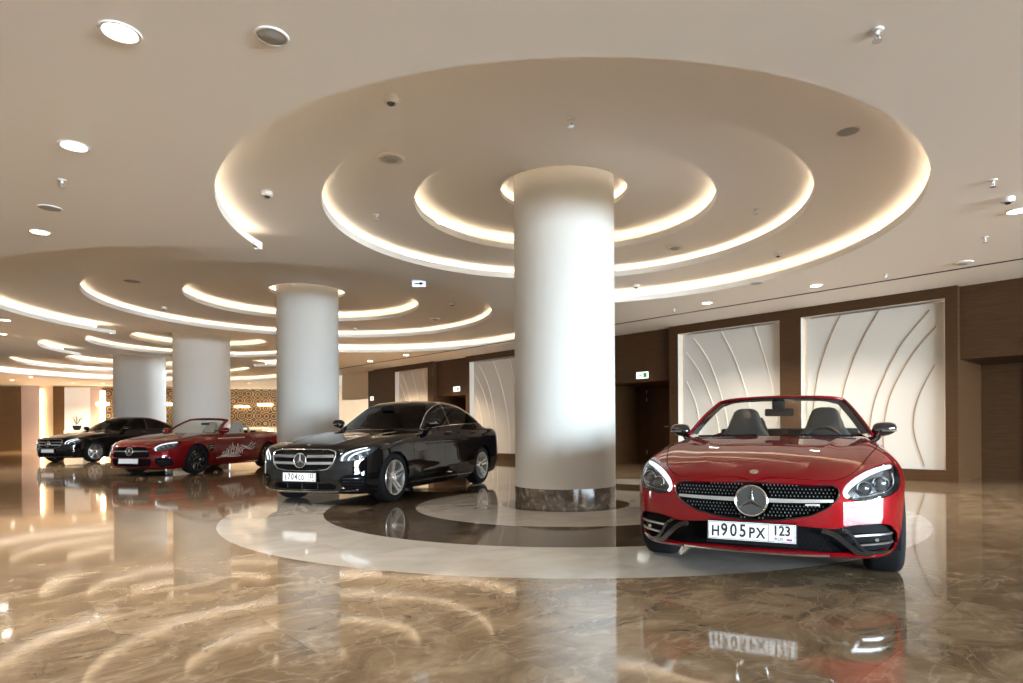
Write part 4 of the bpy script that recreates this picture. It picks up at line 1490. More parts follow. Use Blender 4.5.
SLC = dict(L=4.14,
    w=table([(0, .80), (.25, .85), (.5, .885), (.86, .897), (1.3, .885), (2.0, .88), (2.8, .89), (3.29, .905), (3.8, .87), (4.14, .78)]),
    sec=table([(0.0, .16), (.15, .10), (.25, .055), (.35, .025), (.5, .0), (.62, .004), (.72, .022), (.80, .05), (.90, .11), (1.0, .20)], -.3, 2, .03),
    tc=table([(0, .655), (.08, .70), (.3, .775), (.6, .838), (1.0, .888), (1.4, .922), (1.7, .945), (2.4, .955), (3.3, .965), (3.8, .945), (4.1, .88)]),
    td=table([(0, .05), (.4, .055), (.9, .05), (1.5, .035), (3.4, .04), (4.1, .05)]),
    fb=table([(0, 0), (.3, .0), (.8, .022), (1.3, .012), (1.8, .0), (2.6, 0), (3.3, .02), (4.0, 0)]), fy=.70,
    pf=table([(0, 0), (.2, .008), (.4, .035), (.55, .08), (.7, .17), (.8, .30), (.86, .46), (.9, .65)], -.3, 1.3, .03),
    vf=table([(.10, .16), (.18, .075), (.25, .03), (.33, .005), (.42, 0), (.52, .0), (.60, .015), (.66, .045), (.70, .085), (.75, .18), (.80, .36), (.86, .7)], -.3, 1.6, .02),
    pr=table([(0, 0), (.4, .03), (.65, .11), (.8, .26), (.9, .55)], -.3, 1.3, .03),
    vr=table([(.15, .2), (.3, .05), (.5, .0), (.75, .03), (.88, .06), (.95, .12)], -.3, 1.6, .03),
    bz=table([(0, .195), (.3, .185), (.6, .195), (1.3, .17), (3.5, .17), (4.14, .28)]),
    wheels=[(.86, .33, .012), (3.29, .33, .015)],
    lines=[((.78, .80), .9, 4.0, .012, .03)],
    ridges=[(.30, .52, .12, 1.5, .010, .05)],
    kt=.11, kf=.09)
FN_SLC = make_fn(SLC)
SLC_POS, SLC_RZ = Vector((1.708, 4.658, 0)), math.radians(64.2)      # front axle spot and direction of the car's tail
SLC_AX = 0.86
def car_root(name, axle, rz, s_axle, label, cat='car'):
    """car space has its origin under the front tip"""
    d = Vector((math.cos(rz), math.sin(rz), 0))
    e = empty(name, axle - d * s_axle, rz)
    return tag(e, label, cat)
def mirror_y(poly):
    return [(-a, b) for a, b in poly]
def sym(half):
    """closed outline from its right half listed top centre -> bottom centre"""
    return half + [(-a, b) for a, b in half[::-1] if a > 1e-6]
def path_front(car, pts, off=0.0, n=10):
    pp = smooth_poly(pts, n, False)
    P_ = [car.front(y, z) for y, z in pp]
    Nn = [car.nrm(p) for p in P_]
    return [p + n_ * off for p, n_ in zip(P_, Nn)], Nn
def lamp_projector(parent, car, y, z, r, back=0.03):
    p = car.front(y, z); n_ = Vector((-1, 0.25 * math.copysign(1, y), 0.05)).normalized()
    M = Matrix.Translation(Vector(p) - n_ * (back + 0.02)) @ n_.to_track_quat('Z', 'Y').to_matrix().to_4x4()
    b = MB().lathe([(r * 1.25, 0.012), (r * 1.12, 0.016), (r * 1.02, -0.01)], 24)
    b.xform(M); o = b.build('projector_ring', M_chrome, parent, True)
    b = MB().lathe([(r * math.cos(a), r * 0.5 * math.sin(a)) for a in np.linspace(0, PI / 2, 8)], 24)
    b.xform(M); b.build('projector_lens', M_mirror if False else mat('projector_glass', (0.05, 0.055, 0.06), 0.03, coat=1.0) if 'projector_glass' not in bpy.data.materials else bpy.data.materials['projector_glass'], parent, True)
    return o
def interior(R, s0, s1, hw, zf, z_dash, y_d=-0.36):
    b = MB()
    b.box((s0, -hw, zf), (s1, hw, zf + 0.03))
    o = b.build('cabin_floor', M_dark, R)
    b = MB()
    prof = [(s0 - .02, z_dash - .35), (s0 - .02, z_dash - .02), (s0 + .12, z_dash), (s0 + .34, z_dash - .01), (s0 + .42, z_dash - .05), (s0 + .43, z_dash - .13), (s0 + .34, z_dash - .22), (s0 + .30, z_dash - .35)]
    ny = 14; vs = []
    for i in range(ny + 1):
        y = -hw + 2 * hw * i / ny
        bump = 0.035 * math.exp(-((y - y_d) / .17)**2)
        for s, z in prof:
            vs.append((s + 0.10 * (abs(y) / hw)**2, y, z + (bump if z > z_dash - .1 else 0)))
    m = len(prof)
    fs = [(i * m + k, i * m + (k + 1) % m, i * m + m + (k + 1) % m, i * m + m + k) for i in range(ny) for k in range(m)]
    b.add(vs, fs); b.build('dashboard', M_dark, R, True, 0.7)
    b = MB(); b.box((s0 + .4, -.12, zf), (s1 - .35, .12, zf + .33)); bevel_obj(b.build('centre_console', M_dark, R), 0.03)
    steering_wheel(R, s0 + .55, y_d, z_dash - .08)
    for sg in (-1, 1):
        b = MB(); b.box((s0 + .05, sg * hw - .03, zf), (s1 - .1, sg * hw + .03, z_dash - .06)); bevel_obj(b.build('door_card', M_dark, R), 0.012)
    return o
def windscreen(R, base, head, m_frame, glass, bulge=0.05, r_out=0.022, band=0.05, zb_off=0.0):
    """base / head: half outlines (s, y, z) from the centre out to the pillar; builds the pane, its black border and the painted frame"""
    def full(h):
        return [np.array((s, -y, z)) for s, y, z in h[::-1] if y > 1e-6] + [np.array((s, y, z)) for s, y, z in h]
    B = np.array(smooth_poly([tuple(p) for p in full(base)], 8, False)); H = np.array(smooth_poly([tuple(p) for p in full(head)], 8, False))
    n = min(len(B), len(H))
    idx = np.linspace(0, 1, 41)
    def res(Q):
        t = np.linspace(0, 1, len(Q)); return np.stack([np.interp(idx, t, Q[:, k]) for k in range(3)], 1)
    B, H = res(B), res(H)
    nv = 10
    grid = []
    for j in range(nv + 1):
        t = j / nv
        row = B + (H - B) * t
        bul = bulge * 4 * t * (1 - t) * 0.35
        row[:, 0] -= bul; row[:, 2] += bul * 0.8
        grid.append(row)
    grid = np.array(grid)
    V = grid.reshape(-1, 3)
    F = [(j * 41 + i, j * 41 + i + 1, (j + 1) * 41 + i + 1, (j + 1) * 41 + i) for j in range(nv) for i in range(40)]
    # outward normal points forwards and up
    pane = mesh_obj('windscreen', V, F, glass, R, True)
    path = [grid[j, 0] for j in range(nv + 1)] + [grid[nv, i] for i in range(1, 40)] + [grid[j, 40] for j in range(nv, -1, -1)]
    path = [np.array(p) for p in path]
    fr = MB()
    nn = [np.array((-0.75, 0, 0.66)) for _ in path]
    # outer painted pillar and header
    out = []
    c = V.mean(0)
    for k, p in enumerate(path):
        d = p - c; d[0] = 0 if abs(d[1]) > .3 else d[0]
        d = d / np.linalg.norm(d)
        out.append(p + d * 0.012)
    fr.tube([tuple(p) for p in smooth_poly([tuple(p) for p in out], 2, False)], r_out, 10)
    f = fr.build('windscreen_frame', m_frame, R, True, 1.0)
    # black ceramic border inside the frame
    inn = []
    for k, p in enumerate(path):
        d = c - p; d = d / np.linalg.norm(d)
        inn.append(p + d * band * 0.5)
    bb = MB()
    NN = []
    for k in range(len(path)):
        t = path[min(k + 1, len(path) - 1)] - path[max(k - 1, 0)]
        a = c - path[k]
        q = np.cross(t, a); q /= np.linalg.norm(q) + 1e-9
        if q[0] > 0: q = -q
        NN.append(q)
    ribbon(bb, inn, NN, band, 0.004)
    bb.build('windscreen_border', M_black, f)
    return pane, f
def build_slc():
    R = car_root('convertible_car', SLC_POS, SLC_RZ, SLC_AX, 'bright red open roadster with pin dotted black grille, front right beside the nearest pillar')
    car = Car(FN_SLC, (-0.06, -1.0, 0.08), (4.24, 1.0, 1.06), 0.016, 4.14)
    car.remove_circle(.86, .325, .352); car.remove_circle(3.29, .325, .352)
    # cockpit opening
    car.take('top', [(1.45, 0.0), (1.47, .25), (1.53, .50), (1.66, .725), (1.80, .735), (2.9, .70), (3.10, .64), (3.22, .45), (3.24, 0.0), (3.24, -.2), (1.45, -.2)], zmin=.6)
    # grille
    G = rounded(sym([(0, .653), (.462, .643), (.496, .622), (.490, .572), (.44, .514), (.34, .461), (.17, .428), (0, .418)]), .02)
    gp = car.take('front', G, smaxx=.6)
    # lower intake, one wide opening reaching into both corners
    I = rounded(sym([(0, .402), (.30, .395), (.47, .385), (.58, .412), (.72, .416), (.785, .395), (.822, .335), (.828, .255), (.785, .200), (.62, .208), (.45, .222), (.27, .234), (0, .232)]), .02)
    ip = car.take('front', I, smaxx=.7)
    lampp = rounded([(.525, .570), (.512, .605), (.540, .655), (.62, .712), (.72, .752), (.80, .768), (.840, .725), (.850, .62), (.775, .575), (.61, .552)], .03)
    lamps = [car.take('front', lampp if sg > 0 else mirror_y(lampp), gap=.0025, smaxx=.95) for sg in (1, -1)]
    hood = car.take('top', smooth_poly([(.098, -.2), (.098, .1), (.108, .36), (.150, .50), (.30, .60), (.60, .675), (.95, .738), (1.30, .765), (1.415, .74), (1.40, .55), (1.36, .25), (1.345, 0.0), (1.345, -.2)], 6), gap=.003)
    doors = [car.take('side', rounded([(1.47, .27), (1.50, .70), (1.58, 1.1), (2.80, 1.1), (2.83, .80), (2.72, .55), (2.64, .27)], .06), gap=.003, side=sg, ymin=.45) for sg in (1, -1)]
    body = patch('body_shell', (car.V, car.F, car.N), M_red, R, depth=.012)
    patch('bonnet', hood, M_red, R, depth=.012)
    for sg, d in zip((1, -1), doors):
        dd = patch('door', d, M_red, R, depth=.012)
        hb = MB()
        hp = [car.side(s, .80, sg, .014) for s in np.linspace(2.52, 2.72, 7)]
        ribbon(hb, hp, [car.nrm(p) for p in hp], .028, .012); hb.build('door_handle', M_red, dd)
    # grille parts
    gr = recess('grille', gp, M_mesh, R, .055, shrink=.02)
    quads_ = {(a, b): (MB(), MB()) for a in (0, 1) for b in (0, 1)}
    for j in range(11):
        z = .432 + j * .0205
        for i in range(-23, 24):
            y = i * .0215 + (.0107 if j % 2 else 0)
            if math.hypot(y + .0, z - .540) < .112: continue
            if abs(z - .545) < .017 and abs(y) > .1: continue
            if poly_sd(G, np.array([y]), np.array([z]))[0] > -.010: continue
            pins, vanes = quads_[(int(y > 0), int(z > .545))]
            p = car.front(y, z); x = p[0] + .022
            r = .0045
            pins.add([(x - .006, y, z), (x, y - r, z), (x, y, z + r), (x, y + r, z), (x, y, z - r)], [(0, 1, 2), (0, 2, 3), (0, 3, 4), (0, 4, 1)])
            a, t = .0102, .0016
            # diamond cell walls behind every pin
            for sy, sz in ((1, 1), (1, -1)):
                q0, q1 = (y - a * sy * .5, z - a * sz), (y + a * sy * .5, z + a * sz)
                vanes.add([(x + .004, q0[0] - t, q0[1]), (x + .004, q0[0] + t, q0[1]), (x + .004, q1[0] + t, q1[1]), (x + .004, q1[0] - t, q1[1]),
                           (x + .02, q0[0] - t, q0[1]), (x + .02, q0[0] + t, q0[1]), (x + .02, q1[0] + t, q1[1]), (x + .02, q1[0] - t, q1[1])],
                          [(0, 1, 2, 3), (4, 7, 6, 5), (0, 4, 5, 1), (1, 5, 6, 2), (2, 6, 7, 3), (3, 7, 4, 0)])
    for pins, vanes in quads_.values():
        vo = vanes.build('grille_lattice', M_dark, gr)
        pins.build('grille_pins', M_pin, gr)
    for sg in (1, -1):
        bb = MB()
        pts, nn = path_front(car, [(sg * .10, .547), (sg * .25, .548), (sg * .40, .551), (sg * .462, .553)], -.008, 6)
        ribbon(bb, pts, nn, [.026 - .010 * k / (len(pts) - 1) for k in range(len(pts))], .012)
        bb.build('grille_bar', M_satin, gr)
        if sg < 0:
            bd = MB()
            pts, nn = path_front(car, [(-.31, .526), (-.35, .527), (-.39, .5275)], -.012, 3)
            ribbon(bd, pts, nn, .011, .01); bd.build('grille_badge', M_satin, gr)
    rim = MB()
    rp = [tuple(car.front(y, z, .001)) for y, z in G]
    rim.tube(rp, .0045, 6, closed=True); rim.build('grille_rim', M_gloss_black, gr, True)
    p = np.array(car.front(0, .540)); star_emblem(gr, p + np.array((-.004, 0, 0)), (-1, 0, .06), .100)
    # bonnet badge
    p = car.top(.150, 0); n_ = Vector(car.nrm(p))
    M = Matrix.Translation(Vector(p)) @ n_.to_track_quat('Z', 'Y').to_matrix().to_4x4()
    b = MB().lathe([(0, .004), (.021, .004), (.027, .001), (.028, -.004)], 28); b.xform(M); b.build('bonnet_badge', M_chrome, R, True, .5)
    # lower intake parts
    it = recess('lower_intake', ip, M_mesh, R, .07, shrink=.01)
    hx = MB()
    for j in range(6):
        z = .246 + j * .025
        for i in range(-16, 17):
            y = i * .029 + (.0145 if j % 2 else 0)
            if abs(y) > .45 - (z - .23) * .3: continue
            p = car.front(y, z); x = p[0] + .035; r, r2 = .0150, .0125
            for k in range(6):
                a0, a1 = PI / 6 + k * PI / 3, PI / 6 + (k + 1) * PI / 3
                q = [(r, a0), (r, a1), (r2, a1), (r2, a0)]
                hx.add([(x, y + rr * math.cos(a), z + rr * math.sin(a) * .82) for rr, a in q] , [(0, 1, 2, 3)])
    hx.build('intake_mesh', M_dark, it)
    for sg in (1, -1):
        # black diagonal fins beside the centre mesh
        for pts0, wd in (([(sg * .40, .375), (sg * .47, .350), (sg * .54, .29), (sg * .60, .236), (sg * .68, .222)], .030), ([(sg * .51, .388), (sg * .56, .35), (sg * .605, .28), (sg * .66, .236), (sg * .78, .228)], .018)):
            bb = MB(); pts, nn = path_front(car, pts0, -.012, 6)
            ribbon(bb, pts, nn, wd, .014); bb.build('air_fin', M_gloss_black, it)
        for z, y0, y1 in ((.345, .57, .80), (.285, .60, .808)):
            bb = MB(); pts, nn = path_front(car, [(sg * y0, z - .005), (sg * (y0 + y1) / 2, z), (sg * y1, z - .004)], -.020, 8)
            ribbon(bb, pts, nn, .011, .012); bb.build('intake_blade', M_satin, it)
        # parking sensor
        p = car.front(sg * .70, .315); b = MB().lathe([(0, -.004), (.010, -.004), (.012, 0)], 16, 'x', (p[0] + .005, p[1], p[2])); b.build('parking_sensor', M_satin, it)
    # splitter lip: painted with a bright edge
    lip = MB(); edge = MB()
    ys = np.linspace(-.80, .80, 41)
    up, lo_ = [], []
    for y in ys:
        p = car.front(y, .20)
        up.append((p[0] - .004, y * 1.0, .226 + .02 * (abs(y) / .8)**3)); lo_.append((p[0] - .020, y, .206 + .018 * (abs(y) / .8)**3))
    vs = []
    for (a, b_) in zip(up, lo_):
        vs += [a, b_, (b_[0] + .02, b_[1], b_[2] - .012), (a[0] + .10, a[1], .205)]
    fs = [(i * 4 + k, i * 4 + (k + 1) % 4, i * 4 + 4 + (k + 1) % 4, i * 4 + 4 + k) for i in range(40) for k in range(4)] + [(3, 2, 1, 0), tuple(160 + k for k in range(4))]
    lip.add(vs, fs); lp = lip.build('front_lip', M_red, R, True, .7)
    edge.tube([(b_[0] - .002, b_[1], b_[2] + .001) for b_ in lo_[9:32]], .0065, 6); edge.build('lip_trim', M_satin, lp, True)
    for y in (-.36, -.18, 0, .18, .36):
        p = car.front(y, .20); q = MB().box((p[0] - .018, y - .004, .206), (p[0] + .0, y + .004, .226)); q.build('lip_fin', M_satin, lp)
    plate(R, np.array(car.front(0, .350)) + np.array((-.030, 0, 0)), (-1, 0, .10), 'H905PX', '123')
    b = MB(); p = car.front(0, .345); b.box((p[0] - .012, -.16, .30), (p[0] + .065, .16, .37)); b.build('plate_bracket', M_black, R)
    # headlamps
    for sg, lp_ in zip((1, -1), lamps):
        h = lamp(car, R, lp_, 'headlight', .075, (.80, -.45 * sg, 0))
        d = MB()
        pts = [Vector(car.front(sg * y, z)) + Vector((.012, -.010 * sg, -.004)) for y, z in smooth_poly([(.555, .575), (.535, .607), (.575, .655), (.65, .703), (.73, .732), (.80, .744)], 6, False)]
        d.tube(pts, [.013 + .005 * math.sin(PI * k / (len(pts) - 1)) for k in range(len(pts))], 8); d.build('daylight_tube', M_drl, h, True)
        d = MB()
        pts = [Vector(car.front(sg * y, z)) + Vector((.018, -.012 * sg, 0)) for y, z in smooth_poly([(.58, .572), (.68, .580), (.77, .600), (.815, .64), (.812, .70)], 6, False)]
        d.tube(pts, .005, 6); d.build('lamp_trim', M_chrome, h, True)
        lamp_projector(h, car, sg * .640, .625, .034, .020)
        lamp_projector(h, car, sg * .735, .650, .038, .025)
    # cabin
    interior(R, 1.50, 3.15, .70, .22, .905)
    for sg in (1, -1):
        st = seat(R, 2.52, sg * .375, .42, M_leather, None, .775)
        bt = MB(); pts = [(2.74, sg * .26, .98), (2.66, sg * .20, .90), (2.58, sg * .14, .78)]
        ribbon(bt, pts, [(-1, 0, .2)] * 3, .045, .004); bt.build('seat_belt', M_greyleather, st)
        lt_ = MB(); p0 = [(2.685, sg * .375 + dy, 1.14) for dy in (-.03, .03)]
        lt_.tube([(2.69, sg * .375 - .03, 1.125), (2.69, sg * .375 + .03, 1.125)], .006, 6); lt_.build('headrest_clip', M_satin, st)
        hp = MB(); a = [(2.98, sg * .375 + .17 * math.cos(t), .86 + .22 * min(1, math.sin(t) * 1.4)) for t in np.linspace(0.05, PI - 0.05, 17)]
        hp.tube(a, .03, 10); hp.build('roll_hoop', M_dark, R, True)
    b = MB(); b.box((3.02, -.68, .30), (3.08, .68, .985)); bevel_obj(b.build('rear_bulkhead', M_dark, R), .02)
    pane, fr = windscreen(R, [(1.455, 0, .935), (1.475, .25, .935), (1.535, .50, .935), (1.66, .73, .935)],
                          [(2.075, 0, 1.272), (2.085, .24, 1.268), (2.11, .43, 1.257), (2.15, .53, 1.238)], M_red, M_wind, .06, .014, .070)
    # rear view mirror under the header
    b = MB(); b.box((2.0, -.055, 1.16), (2.06, .055, 1.26)); mo = bevel_obj(b.build('interior_mirror', M_black, R), .015)
    b = MB(); b.box((2.07, -.125, 1.10), (2.10, .125, 1.17)); bevel_obj(b.build('mirror_housing', M_black, mo), .014)
    b = MB(); b.box((2.05, -.010, 1.13), (2.08, .010, 1.18)); b.build('mirror_stem', M_black, mo)
    # cowl vents and wipers
    for sg in (1, -1):
        v = MB()
        for k in range(9):
            y0 = .20 + k * .045
            pts = [car.top(1.375 + .11 * (y / .5)**2 * .6, sg * y, .003) for y in (y0, y0 + .018, y0 + .036)]
            ribbon(v, pts, [car.nrm(p) for p in pts], .030, .004)
        v.build('cowl_vent', M_black, R)
        wp_ = MB(); y0 = -.12 if sg > 0 else .62
        pts = [car.top(1.42 + .10 * (y / .5)**2 * .5, y, .012) for y in np.linspace(y0 - .5, y0, 12)]
        wp_.tube(pts, .007, 6); wp_.build('wiper', M_black, R)
    for sg in (1, -1):
        door_mirror(car, R, 1.73, .88, sg, M_gloss_black, .78)
        # quarter triangle at the pillar foot
        q = MB(); q.hexa([(1.66, sg * .725, .93), (1.90, sg * .715, .95), (1.90, sg * .705, .95), (1.66, sg * .715, .93), (1.72, sg * .70, .965), (1.86, sg * .675, 1.02), (1.86, sg * .665, 1.02), (1.72, sg * .69, .965)])
        q.build('pillar_triangle', M_black, R)
    for s in (.86, 3.29):
        wheel_arch(car, R, s, .325, .358, .45, .85)
        for sg in (-1, 1):
            wheel(R, s, sg * .765, .325, .325, .235, .235, 'multi', M_gloss_black, sg)
    b = MB(); b.box((1.25, -.78, .14), (2.90, .78, .20)); b.build('underbody', M_dark, R)
    return R, car
SLC_CAR = build_slc()
def make_sedan(q):
    base = make_fn(q)
    roof, wg, crown = q['roof'], q['wg'], q['crown']
    lean, zb = q['lean'], q['zb']
    def fn(s, y, z):
        g = base(s, y, z)
        ay = np.sqrt(y * y + 1e-6)
        sh = np.clip(ay / .75, 0, 1.2)**2
        sp = s - q['bow_f'] * sh * np.clip((2.7 - s) / .5, 0, 1) + q['bow_r'] * sh * np.clip((s - 3.3) / .5, 0, 1)
        top = (z - roof(sp) + crown * (ay / .6)**2) * .86
        side = (ay - (wg(s) - (z - zb) * lean)) * .90
        gh = smax(top, side, q.get('kg', .11))
        gh = smax(gh, zb - .15 - z, .03)
        return smin(g, gh, .035)
    return fn
ECL = dict(L=5.00,
    w=table([(0, .82), (.3, .872), (.6, .905), (.84, .915), (1.4, .910), (2.5, .922), (3.78, .925), (4.4, .90), (4.8, .87), (5.0, .82)]),
    sec=table([(0, .14), (.15, .085), (.25, .04), (.35, .012), (.5, .0), (.66, .0), (.76, .012), (.85, .032), (.95, .08), (1.05, .17)], -.3, 2, .03),
    tc=table([(0, .70), (.07, .765), (.3, .835), (.8, .920), (1.3, .978), (1.6, 1.0), (2.0, 1.02), (3.9, 1.035), (4.3, 1.055), (4.82, 1.055), (5.0, .96)]),
    td=table([(0, .06), (.4, .062), (1.0, .055), (1.6, .05), (3.5, .05), (4.9, .05)]),
    fb=table([(0, 0), (.4, .0), (.9, .012), (1.6, .0), (4.9, 0)]), fy=.70,
    pf=table([(0, 0), (.3, .018), (.5, .06), (.7, .135), (.80, .23), (.86, .35), (.92, .58)], -.3, 1.3, .03),
    vf=table([(.10, .14), (.18, .07), (.25, .03), (.35, .0), (.5, .0), (.65, .012), (.74, .035), (.79, .075), (.83, .17), (.88, .4)], -.3, 1.6, .02),
    pr=table([(0, 0), (.5, .05), (.75, .17), (.88, .40)], -.3, 1.3, .03),
    vr=table([(.2, .16), (.3, .07), (.45, .0), (.7, .02), (.95, .06), (1.06, .14)], -.3, 1.6, .03),
    bz=table([(0, .165), (.4, .15), (4.3, .17), (4.92, .28)]),
    wheels=[(.84, .335, .010), (3.78, .335, .012)],
    lines=[((.80, .88), .95, 4.75, .014, .03), ((.36, .46), 1.3, 3.4, .012, .05)],
    ridges=[(.36, .62, .12, 1.6, .012, .05)],
    kt=.10, kf=.08,
    roof=table([(1.30, .86), (1.55, 1.005), (1.8, 1.14), (2.1, 1.318), (2.35, 1.425), (2.7, 1.482), (3.1, 1.492), (3.5, 1.46), (3.9, 1.36), (4.2, 1.235), (4.5, 1.085), (4.8, .93)]),
    wg=table([(1.3, .80), (1.9, .825), (2.6, .835), (3.4, .83), (4.0, .79), (4.6, .70)]), lean=.50, zb=.95, crown=.035, bow_f=.20, bow_r=.12)
FN_ECL = make_sedan(ECL)
ECL_POS, ECL_RZ, ECL_AX = Vector((-2.83, 8.91, 0)), math.radians(71.0), .84
def split_part(part, phi_fn):
    V, F, Nn = part
    return iso_split(V, F, phi_fn(V), Nn)
def build_sedan(fn, q, pos, rz, ax, label, m_paint, num, blank, rimstyle, m_rim, h, name, chrome_dlo=True):
    R = car_root(name, pos, rz, ax, label)
    Ln = q['L']
    s_r = 3.78
    zr = .335
    car = Car(fn, (-.06, -1.02, .08), (Ln + .08, 1.02, 1.56), h, Ln)
    car.remove_circle(ax, zr, .365); car.remove_circle(s_r, zr, .365)
    G = rounded(sym([(0, .745), (.40, .738), (.485, .712), (.500, .665), (.465, .555), (.395, .490), (.22, .468), (0, .464)]), .02)
    gp = car.take('front', G, smaxx=.6)
    lampp = rounded([(.545, .590), (.550, .650), (.60, .705), (.70, .752), (.80, .788), (.875, .776), (.872, .725), (.848, .66), (.76, .605), (.63, .572)], .035)
    lamps = [car.take('front', lampp if sg > 0 else mirror_y(lampp), gap=.002, smaxx=.95) for sg in (1, -1)]
    sidei = rounded([(.535, .345), (.60, .410), (.775, .420), (.815, .380), (.815, .275), (.785, .238), (.58, .246)], .025)
    sidep = [car.take('front', sidei if sg > 0 else mirror_y(sidei), smaxx=.7) for sg in (1, -1)]
    low = rounded(sym([(0, .300), (.44, .305), (.50, .265), (.46, .222), (0, .215)]), .012)
    lowp = car.take('front', low, smaxx=.6)
    # side glass outline, cut on both flanks, then divided by the pillars
    T = q.get('dlo')
    dlo_parts = []
    for sg in (1, -1):
        dlo_parts.append(car.take('side', T, side=sg, ymin=.35))
    wsp = sym([(0, q['ws_top']), (.40, q['ws_top'] - .010), (.515, q['ws_top'] - .040), (.615, q['ws_top'] - .185), (.700, 1.065), (.715, 1.018), (.45, 1.005), (0, 1.004)])
    ws = car.take('front', wsp, s_lo=1.2, smaxx=2.75)
    rw = car.take('top', sym2([(q['rw'][0], 0), (q['rw'][0] + .02, .40), (q['rw'][0] + .10, .50), (q['rw'][1] - .06, .60), (q['rw'][1], .50), (q['rw'][1] + .03, 0)]), zmin=.95)
    hood = car.take('top', smooth_poly([(.112, -.2), (.112, .1), (.122, .40), (.165, .52), (.32, .63), (.70, .715), (1.15, .765), (1.50, .785), (1.53, .70), (1.46, .35), (1.43, 0.0), (1.43, -.2)], 6), gap=.003)
    trunk = car.take('top', [(q['rw'][1] + .10, -.2), (q['rw'][1] + .08, .55), (q['rw'][1] + .12, .66), (Ln - .12, .66), (Ln - .05, .5), (Ln - .03, -.2)], gap=.003, zmin=.9)
    tl = []
    for sg in (1, -1):
        tl.append(car.take('side', [(Ln - .33, .86), (Ln - .30, .78), (Ln + .1, .76), (Ln + .1, .92), (Ln - .12, .93)], gap=.002, side=sg, ymin=.42))
    doors = []
    for sg in (1, -1):
        if q['four']:
            fd = [(1.36, .27), (1.34, .55), (1.36, .80), (1.46, .955), (1.80, .978), (2.0, 1.003), (2.5, 1.038), (2.735, 1.052), (2.715, .27)]
            rd = [(2.735, .27), (2.755, 1.053), (3.05, 1.063), (3.72, 1.085), (3.77, .97), (3.62, .80), (3.46, .62), (3.40, .45), (3.34, .27)]
            doors.append(('front_door', sg, car.take('side', rounded(fd, .03), gap=.003, side=sg, ymin=.45), 2.52))
            doors.append(('rear_door', sg, car.take('side', rounded(rd, .03), gap=.003, side=sg, ymin=.45), 3.50))
        else:
            fd = [(1.36, .27), (1.34, .55), (1.36, .80), (1.46, .955), (1.80, .978), (2.0, 1.003), (2.5, 1.038), (2.88, 1.055), (2.93, .80), (2.80, .27)]
            doors.append(('front_door', sg, car.take('side', rounded(fd, .03), gap=.003, side=sg, ymin=.45), 2.68))
    patch('body_shell', (car.V, car.F, car.N), m_paint, R)
    patch('bonnet', hood, m_paint, R, depth=.010)
    patch('boot_lid', trunk, m_paint, R, depth=.010)
    for nm, sg, d, sh in doors:
        dd = patch(nm, d, m_paint, R, depth=.010)
        hb = MB(); hp = [car.side(s, .93, sg, .016) for s in np.linspace(sh - .10, sh + .12, 7)]
        ribbon(hb, hp, [car.nrm(p) for p in hp], .026, .012)
        ho = hb.build('door_handle', m_paint, dd)
        hc = MB(); hp = [car.side(s, .944, sg, .026) for s in np.linspace(sh - .09, sh + .11, 7)]
        ribbon(hc, hp, [car.nrm(p) for p in hp], .006, .004); hc.build('handle_trim', M_chrome, ho)
    # glass
    patch('windscreen', ws, M_tint, R)
    patch('rear_window', rw, M_tint, R)
    for sg, part in zip((1, -1), dlo_parts):
        b1, b2 = q['bp'], q['cp']
        f_, rest = split_part(part, lambda V: V[:, 0] - (b1 - .028 + .10 * (V[:, 2] - 1.05)))
        bp, rest = split_part(rest, lambda V: V[:, 0] - (b1 + .028 + .10 * (V[:, 2] - 1.05)))
        r_, rest = split_part(rest, lambda V: V[:, 0] - (b2 - .012 + .25 * (V[:, 2] - 1.10)))
        cp, qg = split_part(rest, lambda V: V[:, 0] - (b2 + .012 + .25 * (V[:, 2] - 1.10)))
        patch('front_side_window', f_, M_tint, R); patch('pillar_cover', bp, M_gloss_black, R)
        patch('rear_side_window', r_, M_tint, R); patch('window_divider', cp, M_gloss_black, R); patch('quarter_glass', qg, M_tint, R)
        ch = MB()
        pp = [tuple(car.side(s, z, sg, .003)) for s, z in T[::2]]
        ch.tube(pp, .0075, 6, closed=True); ch.build('window_chrome', M_chrome if chrome_dlo else M_gloss_black, R, True)
    # grille
    gr = recess('grille', gp, M_mesh, R, .05, shrink=.02)
    rim = MB(); rim.tube([tuple(car.front(y, z, .002)) for y, z in G], .009, 8, closed=True); rim.build('grille_surround', M_chrome, gr, True)
    for z in (.655, .565):
        for sg in (1, -1):
            bb = MB(); e = .472 if z > .6 else .455
            pts, nn = path_front(car, [(sg * .09, z), (sg * .27, z + .002), (sg * e, z + .003)], -.014, 7)
            ribbon(bb, pts, nn, .034, .016); bb.build('grille_bar', M_satin, gr)
            bb = MB(); pts, nn = path_front(car, [(sg * .09, z - .002), (sg * .27, z), (sg * e, z + .001)], .003, 7)
            ribbon(bb, pts, nn, .007, .003); bb.build('bar_trim', M_chrome, gr)
    vb = MB()
    for k in range(-14, 15):
        y = k * .034
        zz = [z for z in np.linspace(.47, .74, 28) if poly_sd(G, np.array([y]), np.array([z]))[0] < -.006]
        if len(zz) < 2: continue
        a, b_ = car.front(y, zz[0]), car.front(y, zz[-1])
        vb.hexa([(a[0] + .03, y - .003, a[2]), (a[0] + .045, y - .003, a[2]), (a[0] + .045, y + .003, a[2]), (a[0] + .03, y + .003, a[2]),
                 (b_[0] + .03, y - .003, b_[2]), (b_[0] + .045, y - .003, b_[2]), (b_[0] + .045, y + .003, b_[2]), (b_[0] + .03, y + .003, b_[2])])
    vb.build('grille_slats', M_dark, gr)
    star_emblem(gr, np.array(car.front(0, .600)) + np.array((-.006, 0, 0)), (-1, 0, .05), .100)
